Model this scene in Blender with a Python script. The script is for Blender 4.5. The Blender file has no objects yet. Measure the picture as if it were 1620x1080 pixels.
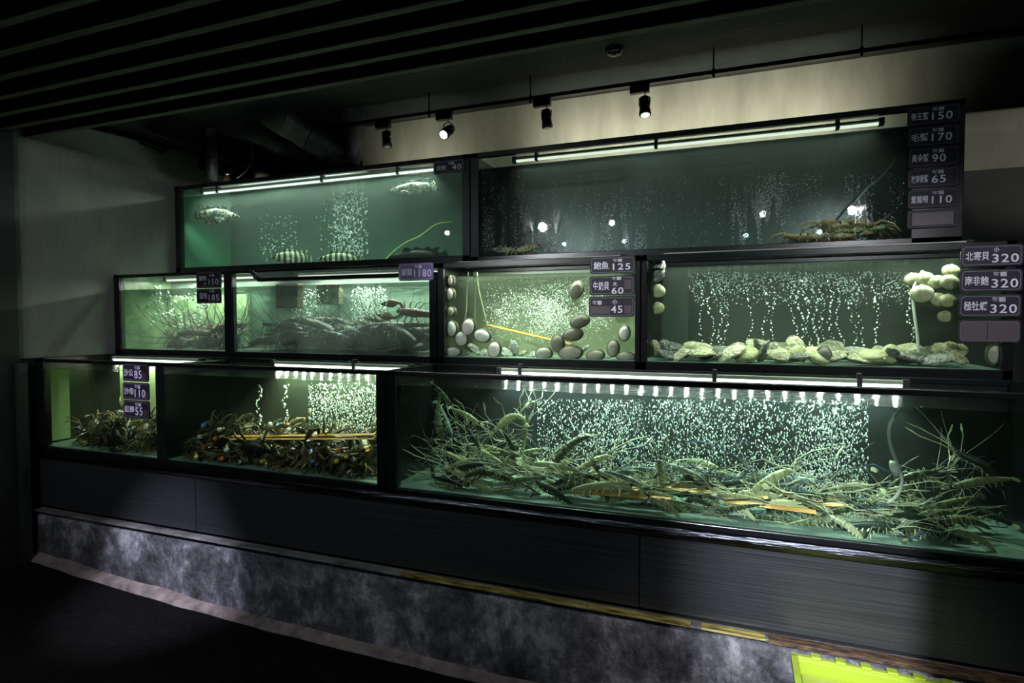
import bpy, math, random
from math import sin, cos, pi, radians as R
from mathutils import Vector as V, Matrix, Euler, noise
random.seed(7)
S = bpy.context.scene
COL = S.collection
# ------------------------------------------------------------------ camera, world, exposure
F, PSI, PIT, EYE = 900.0, R(20.3), R(-2.04), 1.55
cd = bpy.data.cameras.new('camera'); cd.sensor_width = 36; cd.lens = 20; cd.clip_start = .02; cd.clip_end = 60
cam = bpy.data.objects.new('camera', cd); COL.objects.link(cam)
cam.location = (0, 0, EYE); cam.rotation_euler = (pi/2 + PIT, 0, PSI); S.camera = cam
w = bpy.data.worlds.new('world'); S.world = w; w.use_nodes = True
w.node_tree.nodes['Background'].inputs[0].default_value = (.55, .7, .8, 1)
w.node_tree.nodes['Background'].inputs[1].default_value = .004
S.view_settings.view_transform = 'Standard'; S.view_settings.look = 'None'
S.view_settings.exposure = 0.12; S.view_settings.gamma = 1.0; S.view_settings.use_curve_mapping = False
try:
    cy = S.cycles
    cy.max_bounces = 10; cy.diffuse_bounces = 2; cy.glossy_bounces = 4; cy.transmission_bounces = 4
    cy.transparent_max_bounces = 24; cy.volume_bounces = 0; cy.caustics_reflective = False; cy.caustics_refractive = False
    cy.sample_clamp_indirect = 3.0; cy.sample_clamp_direct = 0; cy.use_denoising = True
    cy.use_light_tree = True
except Exception: pass

def area(name, loc, sx, sy, watts, col, rot=(0, 0, 0), parent=None):
    l = bpy.data.lights.new(name, 'AREA'); l.shape = 'RECTANGLE'; l.size = sx; l.size_y = sy; l.energy = watts; l.color = col
    o = bpy.data.objects.new(name, l); COL.objects.link(o); o.location = loc; o.rotation_euler = rot
    if parent: o.parent = parent
    return o
def spot(name, loc, to, watts, deg, blend, col, size=.03, parent=None):
    l = bpy.data.lights.new(name, 'SPOT'); l.energy = watts; l.spot_size = R(deg); l.spot_blend = blend; l.color = col; l.shadow_soft_size = size
    o = bpy.data.objects.new(name, l); COL.objects.link(o); o.location = loc
    o.rotation_euler = (V(to) - V(loc)).to_track_quat('-Z', 'Y').to_euler()
    if parent: o.parent = parent
    return o

# ------------------------------------------------------------------ measuring helper: a pixel of the photograph on a plane of the room
def ray(x, y):
    r, fw, u = x - 810, F, 540 - y
    f2 = fw*cos(PIT) - u*sin(PIT); u2 = fw*sin(PIT) + u*cos(PIT)
    return V((r*cos(PSI) - f2*sin(PSI), r*sin(PSI) + f2*cos(PSI), u2))
CAM = V((0, 0, EYE))
def P(x, y, d): v = ray(x, y); return CAM + v*(d/v.y)

# ------------------------------------------------------------------ mesh helpers
class MB:
    def __init__(s): s.v = []; s.f = []; s.m = []
    def add(s, vs, fs, mi=0):
        k = len(s.v); s.v += [tuple(v) for v in vs]; s.f += [tuple(i + k for i in f) for f in fs]; s.m += [mi]*len(fs); return s
    def box(s, x0, x1, y0, y1, z0, z1, mi=0):
        return s.add([(x0,y0,z0),(x1,y0,z0),(x1,y1,z0),(x0,y1,z0),(x0,y0,z1),(x1,y0,z1),(x1,y1,z1),(x0,y1,z1)],
                     [(0,3,2,1),(4,5,6,7),(0,1,5,4),(1,2,6,5),(2,3,7,6),(3,0,4,7)], mi)
    def sweep(s, pts, rad, n=8, up=(0, 0, 1), cap=True, mi=0):
        pts = [V(p) for p in pts]; N = len(pts)
        if not hasattr(rad, '__len__'): rad = [rad]*N
        rad = [r if hasattr(r, '__len__') else (r, r) for r in rad]
        u = V(up); vs = []
        for i, p in enumerate(pts):
            t = (pts[min(i+1, N-1)] - pts[max(i-1, 0)])
            t = t.normalized() if t.length > 1e-9 else V((1, 0, 0))
            a = u - t*u.dot(t)
            if a.length < 1e-4: a = t.orthogonal()
            a.normalize(); b = t.cross(a); u = a
            for k in range(n):
                th = 2*pi*k/n; vs.append(p + b*cos(th)*rad[i][0] + a*sin(th)*rad[i][1])
        fs = [(i*n+k, i*n+(k+1) % n, (i+1)*n+(k+1) % n, (i+1)*n+k) for i in range(N-1) for k in range(n)]
        if cap: fs += [tuple(reversed(range(n))), tuple(range((N-1)*n, N*n))]
        return s.add(vs, fs, mi)
    def lathe(s, prof, c=(0, 0, 0), n=20, mi=0, axis='z'):
        vs = []
        for r, z in prof:
            for k in range(n):
                a = 2*pi*k/n; q = (r*cos(a), r*sin(a), z)
                if axis == 'y': q = (q[0], z, q[1])
                if axis == 'x': q = (z, q[0], q[1])
                vs.append((c[0]+q[0], c[1]+q[1], c[2]+q[2]))
        m = len(prof); fs = [(i*n+k, i*n+(k+1) % n, (i+1)*n+(k+1) % n, (i+1)*n+k) for i in range(m-1) for k in range(n)]
        fs += [tuple(reversed(range(n))), tuple(range((m-1)*n, m*n))]
        return s.add(vs, fs, mi)
    def ball(s, c, r, nu=14, nv=9, fn=None, mi=0):
        """ellipsoid; fn(unit vector) -> scale factor"""
        if not hasattr(r, '__len__'): r = (r, r, r)
        vs = []; c = V(c)
        for j in range(nv+1):
            ph = -pi/2 + pi*j/nv
            for i in range(nu):
                th = 2*pi*i/nu; d = V((cos(ph)*cos(th), cos(ph)*sin(th), sin(ph))); k = fn(d) if fn else 1
                vs.append(c + V((d.x*r[0], d.y*r[1], d.z*r[2]))*k)
        fs = [(j*nu+i, j*nu+(i+1) % nu, (j+1)*nu+(i+1) % nu, (j+1)*nu+i) for j in range(nv) for i in range(nu)]
        return s.add(vs, fs, mi)
    def build(s, name, mats, parent=None, smooth=True, loc=None, bevel=0):
        me = bpy.data.meshes.new(name); me.from_pydata(s.v, [], s.f)
        for m in (mats if isinstance(mats, (list, tuple)) else [mats]): me.materials.append(m)
        me.polygons.foreach_set('material_index', s.m)
        me.polygons.foreach_set('use_smooth', [smooth]*len(s.f)); me.update()
        o = bpy.data.objects.new(name, me); COL.objects.link(o)
        if parent: o.parent = parent
        if loc is not None: o.location = loc
        if bevel:
            b = o.modifiers.new('bevel', 'BEVEL'); b.width = bevel; b.segments = 2; b.limit_method = 'ANGLE'
        return o
def box(name, x0, x1, y0, y1, z0, z1, m, parent=None, bevel=.003):
    return MB().box(x0, x1, y0, y1, z0, z1).build(name, m, parent, smooth=False, bevel=bevel)
def tag(o, label, cat, group=None, kind=None):
    if kind: o['kind'] = kind
    if label: o['label'] = label
    if cat: o['category'] = cat
    if group: o['group'] = group
    return o
def thing(name, label, cat, loc=(0, 0, 0), group=None):
    o = bpy.data.objects.new(name, None); COL.objects.link(o); o.location = loc; o.empty_display_size = .05
    return tag(o, label, cat, group)
def struct(name, o=None, label=None):
    o['kind'] = 'structure'
    if label: o['label'] = label
    return o
KIDS = {}
def clone(root, par=None):
    c = root.copy(); COL.objects.link(c)
    if par: c.parent = par
    for ch in [k for k in root.children]: clone(ch, c)
    return c
ORD = ['first','second','third','fourth','fifth','sixth','seventh','eighth','ninth','tenth','eleventh','twelfth','thirteenth','fourteenth','fifteenth','sixteenth','seventeenth','eighteenth','nineteenth','twentieth']
ORD += ['twenty-' + o for o in ORD[:9]] + ['thirtieth'] + ['thirty-' + o for o in ORD[:9]]

# ------------------------------------------------------------------ materials
def mat(name, col, rough=.5, metal=0, spec=.5, emis=None, es=0, alpha=1):
    m = bpy.data.materials.new(name); m.use_nodes = True; b = m.node_tree.nodes['Principled BSDF']; I = b.inputs
    I['Base Color'].default_value = (*col, 1); I['Roughness'].default_value = rough; I['Metallic'].default_value = metal
    I['Specular IOR Level'].default_value = spec
    if emis: I['Emission Color'].default_value = (*emis, 1); I['Emission Strength'].default_value = es
    return m
def nd(m, t, **k):
    n = m.node_tree.nodes.new(t)
    for a, v in k.items(): setattr(n, a, v)
    return n
def lk(m, a, b): m.node_tree.links.new(a, b)
def coords(m, scale=(1, 1, 1), kind='Object'):
    tc = nd(m, 'ShaderNodeTexCoord'); mp = nd(m, 'ShaderNodeMapping'); mp.inputs['Scale'].default_value = scale
    lk(m, tc.outputs[kind], mp.inputs[0]); return mp.outputs[0]
def ramp(m, src, stops, mode='LINEAR'):
    r = nd(m, 'ShaderNodeValToRGB'); e = r.color_ramp.elements; r.color_ramp.interpolation = mode
    while len(e) < len(stops): e.new(.5)
    for i, (p, c) in enumerate(stops):
        e[i].position = p; e[i].color = (*c, 1) if len(c) == 3 else c
    lk(m, src, r.inputs[0]); return r.outputs[0]
def noisy(name, stops, scale=(1, 1, 1), nscale=5, detail=6, rough=.6, bump=0, bscale=None, metal=0, spec=.5, rand=0, dist=0, nrough=.6):
    m = mat(name, (1, 1, 1), rough, metal, spec); b = m.node_tree.nodes['Principled BSDF']
    co = coords(m, scale); n = nd(m, 'ShaderNodeTexNoise'); n.inputs['Scale'].default_value = nscale; n.inputs['Detail'].default_value = detail
    n.inputs['Distortion'].default_value = dist; n.inputs['Roughness'].default_value = nrough
    lk(m, co, n.inputs['Vector']); fac = n.outputs['Fac']
    if rand:
        oi = nd(m, 'ShaderNodeObjectInfo'); ma = nd(m, 'ShaderNodeMath', operation='MULTIPLY_ADD'); ma.inputs[1].default_value = rand; ma.inputs[2].default_value = -rand/2
        lk(m, oi.outputs['Random'], ma.inputs[0]); ad = nd(m, 'ShaderNodeMath', operation='ADD'); lk(m, ma.outputs[0], ad.inputs[0]); lk(m, fac, ad.inputs[1]); fac = ad.outputs[0]
    lk(m, ramp(m, fac, stops), b.inputs['Base Color'])
    if bump:
        n2 = nd(m, 'ShaderNodeTexNoise'); n2.inputs['Scale'].default_value = bscale or nscale*4; n2.inputs['Detail'].default_value = 4; lk(m, co, n2.inputs['Vector'])
        bp = nd(m, 'ShaderNodeBump'); bp.inputs['Strength'].default_value = bump; bp.inputs['Distance'].default_value = .02
        lk(m, n2.outputs['Fac'], bp.inputs['Height']); lk(m, bp.outputs[0], b.inputs['Normal'])
    return m
def emit(name, col, st):
    m = mat(name, (0, 0, 0), .5, emis=col, es=st); return m

BLACK = mat('black_metal', (.007, .008, .009), .24, .0, .4)
RUBBER = mat('black_rubber', (.01, .01, .011), .7)
CHROME = mat('brushed_chrome', (.5, .52, .56), .25, 1)
WHITEP = mat('white_plastic', (.55, .56, .5), .5)
GREYP = mat('grey_plastic', (.25, .27, .25), .5)

def glass_mat(name, bump=0, wet=0, grime=0, refl=1.0, tint=(.93, .98, .95)):
    """a thin pane: clear with a Fresnel reflection; droplets and dirt are surface detail of the pane"""
    m = bpy.data.materials.new(name); m.use_nodes = True; nt = m.node_tree; nt.nodes.remove(nt.nodes['Principled BSDF']); out = nt.nodes['Material Output']
    tr = nd(m, 'ShaderNodeBsdfTransparent'); tr.inputs[0].default_value = (*tint, 1)
    gl = nd(m, 'ShaderNodeBsdfGlossy'); gl.inputs['Roughness'].default_value = .015 if not wet else .03
    fr = nd(m, 'ShaderNodeFresnel'); fr.inputs[0].default_value = 1.45
    mu = nd(m, 'ShaderNodeMath', operation='MULTIPLY'); mu.inputs[1].default_value = refl; lk(m, fr.outputs[0], mu.inputs[0])
    ge = nd(m, 'ShaderNodeNewGeometry'); inv = nd(m, 'ShaderNodeMath', operation='SUBTRACT'); inv.inputs[0].default_value = 1; lk(m, ge.outputs['Backfacing'], inv.inputs[1])
    m0 = nd(m, 'ShaderNodeMath', operation='MULTIPLY'); lk(m, mu.outputs[0], m0.inputs[0]); lk(m, inv.outputs[0], m0.inputs[1]); mu = m0
    mx = nd(m, 'ShaderNodeMixShader'); lk(m, mu.outputs[0], mx.inputs[0]); lk(m, tr.outputs[0], mx.inputs[1]); lk(m, gl.outputs[0], mx.inputs[2])
    if wet:
        co = coords(m, (1, 1, .4)); vo = nd(m, 'ShaderNodeTexVoronoi'); vo.inputs['Scale'].default_value = 105; lk(m, co, vo.inputs['Vector'])
        n = nd(m, 'ShaderNodeTexNoise'); n.inputs['Scale'].default_value = 9; n.inputs['Detail'].default_value = 3; lk(m, coords(m, (1, 1, .15)), n.inputs['Vector'])
        msk = ramp(m, n.outputs['Fac'], [(.44, (0, 0, 0)), (.47, (1, 1, 1))])
        dr = ramp(m, vo.outputs['Distance'], [(0, (1, 1, 1)), (.45, (0, 0, 0))])
        mm = nd(m, 'ShaderNodeMath', operation='MULTIPLY'); lk(m, msk, mm.inputs[0]); lk(m, dr, mm.inputs[1])
        bp = nd(m, 'ShaderNodeBump'); bp.inputs['Strength'].default_value = wet; bp.inputs['Distance'].default_value = .0024; lk(m, mm.outputs[0], bp.inputs['Height'])
        lk(m, bp.outputs[0], gl.inputs['Normal'])
        lk(m, ramp(m, msk, [(0, (.02,)*3), (1, (.17,)*3)]), gl.inputs['Roughness'])
        inm = nd(m, 'ShaderNodeMath', operation='SUBTRACT'); inm.inputs[0].default_value = 1; lk(m, msk, inm.inputs[1])
        cc = nd(m, 'ShaderNodeMath', operation='ADD'); lk(m, inm.outputs[0], cc.inputs[0]); lk(m, mm.outputs[0], cc.inputs[1]); lk(m, cc.outputs[0], gl.inputs['Color'])
    if wet:
        g2 = nd(m, 'ShaderNodeBsdfGlossy'); g2.inputs['Roughness'].default_value = .012; mg = nd(m, 'ShaderNodeMixShader'); mg.inputs[0].default_value = .45
        lk(m, gl.outputs[0], mg.inputs[1]); lk(m, g2.outputs[0], mg.inputs[2]); lk(m, mg.outputs[0], mx.inputs[2])
    last = mx
    if grime:
        n = nd(m, 'ShaderNodeTexNoise'); n.inputs['Scale'].default_value = 3; n.inputs['Detail'].default_value = 5; lk(m, coords(m, (1, 1, .35)), n.inputs['Vector'])
        g = ramp(m, n.outputs['Fac'], [(.3, (grime*.35,)*3), (.75, (grime*1.6,)*3)])
        df = nd(m, 'ShaderNodeBsdfDiffuse'); df.inputs[0].default_value = (.5, .55, .55, 1)
        tl = nd(m, 'ShaderNodeBsdfTranslucent'); tl.inputs[0].default_value = (.5, .55, .5, 1)
        a = nd(m, 'ShaderNodeAddShader'); lk(m, df.outputs[0], a.inputs[0]); lk(m, tl.outputs[0], a.inputs[1])
        m2 = nd(m, 'ShaderNodeMixShader'); lk(m, g, m2.inputs[0]); lk(m, mx.outputs[0], m2.inputs[1]); lk(m, a.outputs[0], m2.inputs[2]); last = m2
    lk(m, last.outputs[0], out.inputs['Surface']); return m
GLASS = glass_mat('clear_glass')
GLASS_WET = glass_mat('wet_glass', wet=1.0, refl=1.6)
GLASS_GRIME = glass_mat('cloudy_glass', grime=.055)
GLASS_TOP = glass_mat('top_glass', grime=.02)

def surf_mat(name, strength, scale, tint=(.9, 1, .95)):
    m = bpy.data.materials.new(name); m.use_nodes = True; nt = m.node_tree; nt.nodes.remove(nt.nodes['Principled BSDF']); out = nt.nodes['Material Output']
    n = nd(m, 'ShaderNodeTexNoise'); n.inputs['Scale'].default_value = scale; n.inputs['Detail'].default_value = 3; n.inputs['Distortion'].default_value = .6
    lk(m, coords(m, (.4, 1.6, 1)), n.inputs['Vector'])
    bp = nd(m, 'ShaderNodeBump'); bp.inputs['Strength'].default_value = strength; bp.inputs['Distance'].default_value = .02; lk(m, n.outputs['Fac'], bp.inputs['Height'])
    tr = nd(m, 'ShaderNodeBsdfTransparent'); tr.inputs[0].default_value = (*tint, 1)
    gl = nd(m, 'ShaderNodeBsdfGlossy'); gl.inputs['Roughness'].default_value = .11; lk(m, bp.outputs[0], gl.inputs['Normal'])
    fr = nd(m, 'ShaderNodeFresnel'); fr.inputs[0].default_value = 1.33; lk(m, bp.outputs[0], fr.inputs['Normal'])
    mx = nd(m, 'ShaderNodeMixShader'); lk(m, fr.outputs[0], mx.inputs[0]); lk(m, tr.outputs[0], mx.inputs[1]); lk(m, gl.outputs[0], mx.inputs[2])
    lk(m, mx.outputs[0], out.inputs['Surface']); return m
SURF = surf_mat('rippled_water', .42, 34)

def water_mat(name, absorb, dens, scat=(.5, .8, .7), sd=0):
    m = bpy.data.materials.new(name); m.use_nodes = True; nt = m.node_tree; nt.nodes.remove(nt.nodes['Principled BSDF']); out = nt.nodes['Material Output']
    va = nd(m, 'ShaderNodeVolumeAbsorption'); va.inputs[0].default_value = (*absorb, 1); va.inputs[1].default_value = dens
    last = va
    if sd:
        vs = nd(m, 'ShaderNodeVolumeScatter'); vs.inputs['Color'].default_value = (*scat, 1); vs.inputs['Density'].default_value = sd; vs.inputs['Anisotropy'].default_value = .3
        a = nd(m, 'ShaderNodeAddShader'); lk(m, va.outputs[0], a.inputs[0]); lk(m, vs.outputs[0], a.inputs[1]); last = a
    lk(m, last.outputs[0], out.inputs['Volume']); return m

BUB = mat('air_bubble', (.85, .95, .88), .15, 0, .8)
CONC = noisy('rough_concrete', [(.38, (.015, .016, .018)), (.5, (.11, .11, .125)), (.62, (.40, .385, .42))], (1, 1, .8), 4.2, 12, .75, .6, 40, dist=.2, nrough=.78)
LIP = noisy('cement_lip', [(.3, (.10, .08, .07)), (.7, (.33, .27, .25))], (1, 1, 1), 14, 6, .8, .4, 60)
FLOORM = noisy('dark_floor', [(.3, (.004, .0035, .0035)), (.7, (.012, .011, .011))], (1, 1, 1), 30, 6, .9, .6, 90, spec=.05)
WALLL = noisy('grey_plaster', [(.25, (.13, .14, .125)), (.75, (.24, .25, .225))], (1, 1, .6), 2.5, 5, .85, .25, 40)
WALLB = noisy('board_concrete', [(.3, (.26, .25, .20)), (.7, (.44, .43, .35))], (1.2, 1, .35), 4, 6, .85, .2, 30)
CEIL = noisy('dark_ceiling', [(.3, (.022, .028, .028)), (.7, (.042, .050, .048))], (1, 1, 1), 5, 6, .85, .3, 30)
BEAM = noisy('dark_timber', [(.3, (.05, .05, .047)), (.7, (.14, .135, .12))], (.6, 12, 12), 5, 6, .7, .4, 30)
DUCT = noisy('duct_skin', [(.3, (.05, .054, .06)), (.7, (.14, .15, .16))], (1, 1, 1), 9, 4, .38, .5, 50, metal=.2)
DARK = mat('black_paint', (.008, .009, .010), .6)

# brushed steel front with fine horizontal scratches
STEEL = mat('brushed_steel', (.06, .065, .07), .3, .55)
def _steel():
    m = STEEL; b = m.node_tree.nodes['Principled BSDF']; co = coords(m, (.5, 1, 90))
    n = nd(m, 'ShaderNodeTexNoise'); n.inputs['Scale'].default_value = 2.2; n.inputs['Detail'].default_value = 8; n.inputs['Roughness'].default_value = .75; lk(m, co, n.inputs['Vector'])
    lk(m, ramp(m, n.outputs['Fac'], [(.3, (.022, .025, .027)), (.75, (.095, .10, .105))]), b.inputs['Base Color'])
    lk(m, ramp(m, n.outputs['Fac'], [(.3, (.27,)*3), (.7, (.42,)*3)]), b.inputs['Roughness'])
    bp = nd(m, 'ShaderNodeBump'); bp.inputs['Strength'].default_value = .25; bp.inputs['Distance'].default_value = .002; lk(m, n.outputs['Fac'], bp.inputs['Height']); lk(m, bp.outputs[0], b.inputs['Normal'])
_steel()
TRIM = mat('polished_trim', (.13, .135, .16), .16, 1)
def _tr():
    m = TRIM; b = m.node_tree.nodes['Principled BSDF']; n = nd(m, 'ShaderNodeTexNoise'); n.inputs['Scale'].default_value = 1; n.inputs['Detail'].default_value = 2; lk(m, coords(m, (1.5, 1, 420)), n.inputs['Vector'])
    bp = nd(m, 'ShaderNodeBump'); bp.inputs['Strength'].default_value = 1; bp.inputs['Distance'].default_value = .0022; lk(m, n.outputs['Fac'], bp.inputs['Height']); lk(m, bp.outputs[0], b.inputs['Normal'])
_tr()

# ------------------------------------------------------------------ room shell
XL, YB = -3.965, 3.75
def fl(x): t = min(max((-1.2 - x)/2.7, 0), 1); return .10*t*t
mb = MB(); nx, ny = 60, 24; xs = [-4.6 + 8.8*i/nx for i in range(nx+1)]; ys = [-4.2 + 6.6*j/ny for j in range(ny+1)]
mb.add([(x, y, fl(x)) for y in ys for x in xs], [(j*(nx+1)+i, j*(nx+1)+i+1, (j+1)*(nx+1)+i+1, (j+1)*(nx+1)+i) for j in range(ny) for i in range(nx)])
struct('floor', mb.build('floor', FLOORM))
struct('', box('floor.001', -4.6, 4.2, 2.4, 5, -.05, 0, DARK, bevel=0))
struct('', box('ceiling', -4.6, 4.2, -4.2, 5, 3.06, 3.2, CEIL, bevel=0))
# left wall with its stepped top, where the ducts pass
def prism(pts, x0, x1):
    m = MB(); n = len(pts); m.add([(x0, y, z) for y, z in pts] + [(x1, y, z) for y, z in pts], [tuple(range(n)), tuple(reversed(range(n, 2*n)))] + [(i, i+n, (i+1) % n+n, (i+1) % n) for i in range(n)]); return m
struct('', prism([(2.16, 1.325), (2.16, 2.80), (3.455, 2.88), (3.455, 2.775), (3.76, 2.775), (3.76, 1.325)], XL-.1, XL).build('wall_left', WALLL, smooth=False))
struct('', box('wall_left.001', XL-.1, XL-.004, 2.16, 3.76, -.02, 1.325, DARK, bevel=0))
struct('', box('wall_left.002', -4.6, XL-.1, 2.0, 5, -.02, 3.06, DARK, bevel=0))
struct('', box('wall_left.003', -4.6, -4.5, -4.2, 2.0, -.02, 3.06, DARK, bevel=0))
struct('', box('wall_back', -2.615, 4.2, YB, YB+.1, -.02, 3.06, WALLB, bevel=0))
struct('', box('wall_back.001', -4.6, -2.615, 4.6, 4.7, -.02, 3.06, DARK, bevel=0))
struct('', box('wall_right', 4.1, 4.2, -4.2, 3.75, -.02, 3.06, DARK, bevel=0))
struct('', box('wall_front', -4.6, 4.2, -4.2, -4.1, -.02, 3.06, DARK, bevel=0))
struct('', box('shadow_gap_strip', -2.615, 4.1, 3.70, 3.75, 3.035, 3.06, BLACK))  # black strip painted in for the shadow gap below the ceiling
WALL_SHADE = noisy('wall_shade_grey', [(.3, (.05, .055, .05)), (.7, (.085, .09, .085))], (1, 1, 1), 3, 5, .8, .1, 30)  # dark grey stands in for shade on the lower back wall
struct('', box('wall_back_shade', 1.0, 4.1, 3.735, 3.75, 0, 2.355, WALL_SHADE, bevel=0))
struct('', box('wall_column', -4.5, -3.93, 1.7, 2.16, -.02, 3.06, DARK))
# slim steel upright beside the tank end
o = box('upright_post', -3.955, -3.90, 2.13, 2.185, .09, 1.30, noisy('worn_steel', [(.3, (.010, .012, .013)), (.7, (.028, .032, .034))], (1, 1, .3), 8, 5, .45, .2), bevel=.006)
tag(o, 'slim dull metal upright standing against the plaster wall beside the crab tank', 'post')

# slatted ceiling beams
for i in range(9):
    y = 2.255 - .147*i
    o = box('ceiling_beam', -3.96, 4.1, y-.019, y+.019, 2.66, 2.84, BEAM, bevel=.004)
    tag(o, 'dark timber ceiling beam, %s' % (['nearest the lit tanks', 'second from the lit tanks', 'third from the lit tanks', 'fourth from the lit tanks', 'fifth from the lit tanks', 'sixth from the lit tanks', 'seventh from the lit tanks', 'eighth from the lit tanks', 'farthest from the lit tanks'][i]), 'beam', 'parallel ceiling beams')
    o.location.z = 0
o = box('crossbeam', -3.965, -3.80, -4.0, 4.0, 2.88, 3.05, DARK); tag(o, 'black crossbeam above the slatted beams along the plaster wall', 'beam')

# plinth with its cement lip
PY = 2.235
mb = MB(); nx = 120; x0, x1 = -3.95, 1.30
vs = []; 
for i in range(nx+1):
    x = x0 + (x1-x0)*i/nx
    for z, dy in ((-.02, 0), (.12, 0), (.24, 0), (.355, 0), (.37, .02)):
        d = .010*noise.noise(V((x*3, z*9, 1))) if z < .36 else 0
        vs.append((x, PY+dy+d, z))
    vs.append((x, PY+.42, .37))
mb.add(vs, [(i*6+k, (i+1)*6+k, (i+1)*6+k+1, i*6+k+1) for i in range(nx) for k in range(5)])
o = mb.build('plinth', CONC); struct('plinth', o, 'stained rough concrete plinth under the tank cabinet')
mb = MB(); vs = []
for i in range(nx+1):
    x = x0 + (x1-x0)*i/nx; w_ = .05 + .010*noise.noise(V((x*5, 3, 1))) + .02*max(0, min(1, (-1.5-x)/2)); z = fl(x)
    vs += [(x, PY-w_, z-.01), (x, PY-w_*.8, z+.014), (x, PY+.01, z+.035 + .012*noise.noise(V((x*4, 8, 1))))]
mb.add(vs, [(i*3+k, (i+1)*3+k, (i+1)*3+k+1, i*3+k+1) for i in range(nx) for k in range(2)])
struct('', mb.build('trim_2', LIP), 'pale cement lip along the foot of the plinth')

# base cabinet
XR = 1.04
cab = thing('base_cabinet', 'long dark steel-fronted cabinet carrying the lowest fish tanks', 'cabinet', (-1.4, 2.5, .37))
def cp(*a, **k): o = box(*a, **k); o.parent = cab; o.matrix_parent_inverse = Matrix.Translation((1.4, -2.5, -.37)); return o
for i, (a, b) in enumerate([(-3.95, -2.66), (-2.655, -.30), (-.295, XR)]): cp('front_panel', a, b, 2.258, 2.275, .415, .712, STEEL, bevel=.002)
cp('body', -3.95, XR, 2.28, 2.72, .372, .755, DARK)
o = MB()
o.add([(x, y, z) for x in (-3.95, XR) for y, z in ((2.256, .712), (2.246, .713), (2.2445, .735), (2.243, .755), (2.262, .757))], [(k, k+5, k+6, k+1) for k in range(4)])
o = o.build('steel_trim', TRIM); o.parent = cab; o.matrix_parent_inverse = Matrix.Translation((1.4, -2.5, -.37)); o['label'] = 'polished steel strip along the cabinet top'
LEDGE = noisy('scuffed_ledge', [(.3, (.05, .05, .05)), (.7, (.32, .31, .30))], (.5, 1, 1), 12, 5, .4, .2)
YELL = noisy('worn_yellow_tape', [(.38, (.05, .025, .01)), (.5, (.34, .27, .06)), (.68, (.70, .64, .22))], (1, 6, 6), 9, 6, .45)
RUST = noisy('rusty_edge', [(.38, (.02, .013, .01)), (.68, (.17, .10, .05))], (2, 8, 8), 9, 6, .6)
cp('ledge', -3.93, XR, 2.21, 2.262, .392, .402, LEDGE, bevel=.002)
for a, b in ((-1.36, -.96), (-.955, -.50), (-.495, -.10)): cp('tape', a, b, 2.207, 2.245, .3965, .4045, YELL, bevel=0)
cp('tape', -.06, .16, 2.207, 2.245, .3965, .4045, YELL, bevel=0); cp('rusted_edge', .17, XR, 2.206, 2.25, .388, .4045, RUST, bevel=.001)
cp('kick_rail', -3.93, XR, 2.245, 2.27, .37, .392, DARK)

# ------------------------------------------------------------------ tanks
def back(name, a, b, sc=(1, 1, .5), rough=.25, ns=3): return noisy(name, [(.3, a), (.7, b)], sc, ns, 6, rough, .05, 8)
M_TL = back('tank_back_green', (.07, .12, .095), (.11, .175, .14)); M_TLs = mat('tank_side_lit_green', (.26, .68, .42), .5)  # side green lightened to stand in for light falling on it
M_TR = back('tank_back_deep', (.026, .036, .038), (.045, .058, .060))
M_ML = back('tank_back_leafy', (.10, .20, .10), (.40, .55, .30), (1, 1, 1), ns=9)
M_ML2 = back('tank_back_teal', (.10, .17, .14), (.20, .29, .23))
M_MM = back('tank_back_lime', (.22, .26, .15), (.38, .43, .27), (1, 1, .3)); M_MR = back('tank_back_moss', (.014, .020, .014), (.034, .042, .032), rough=.2)
M_BL = back('tank_back_olive', (.008, .012, .008), (.035, .05, .028), (.8, 1, .25), ns=2.2); M_BR = back('tank_back_black', (.006, .008, .009), (.012, .015, .015))
M_FLOORG = back('tank_floor_teal', (.13, .22, .17), (.26, .38, .30), (1, 1, 1), .4, 12)
M_FLOORD = back('tank_floor_dark', (.05, .07, .05), (.10, .13, .09), (1, 1, 1), .5, 12)
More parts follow.
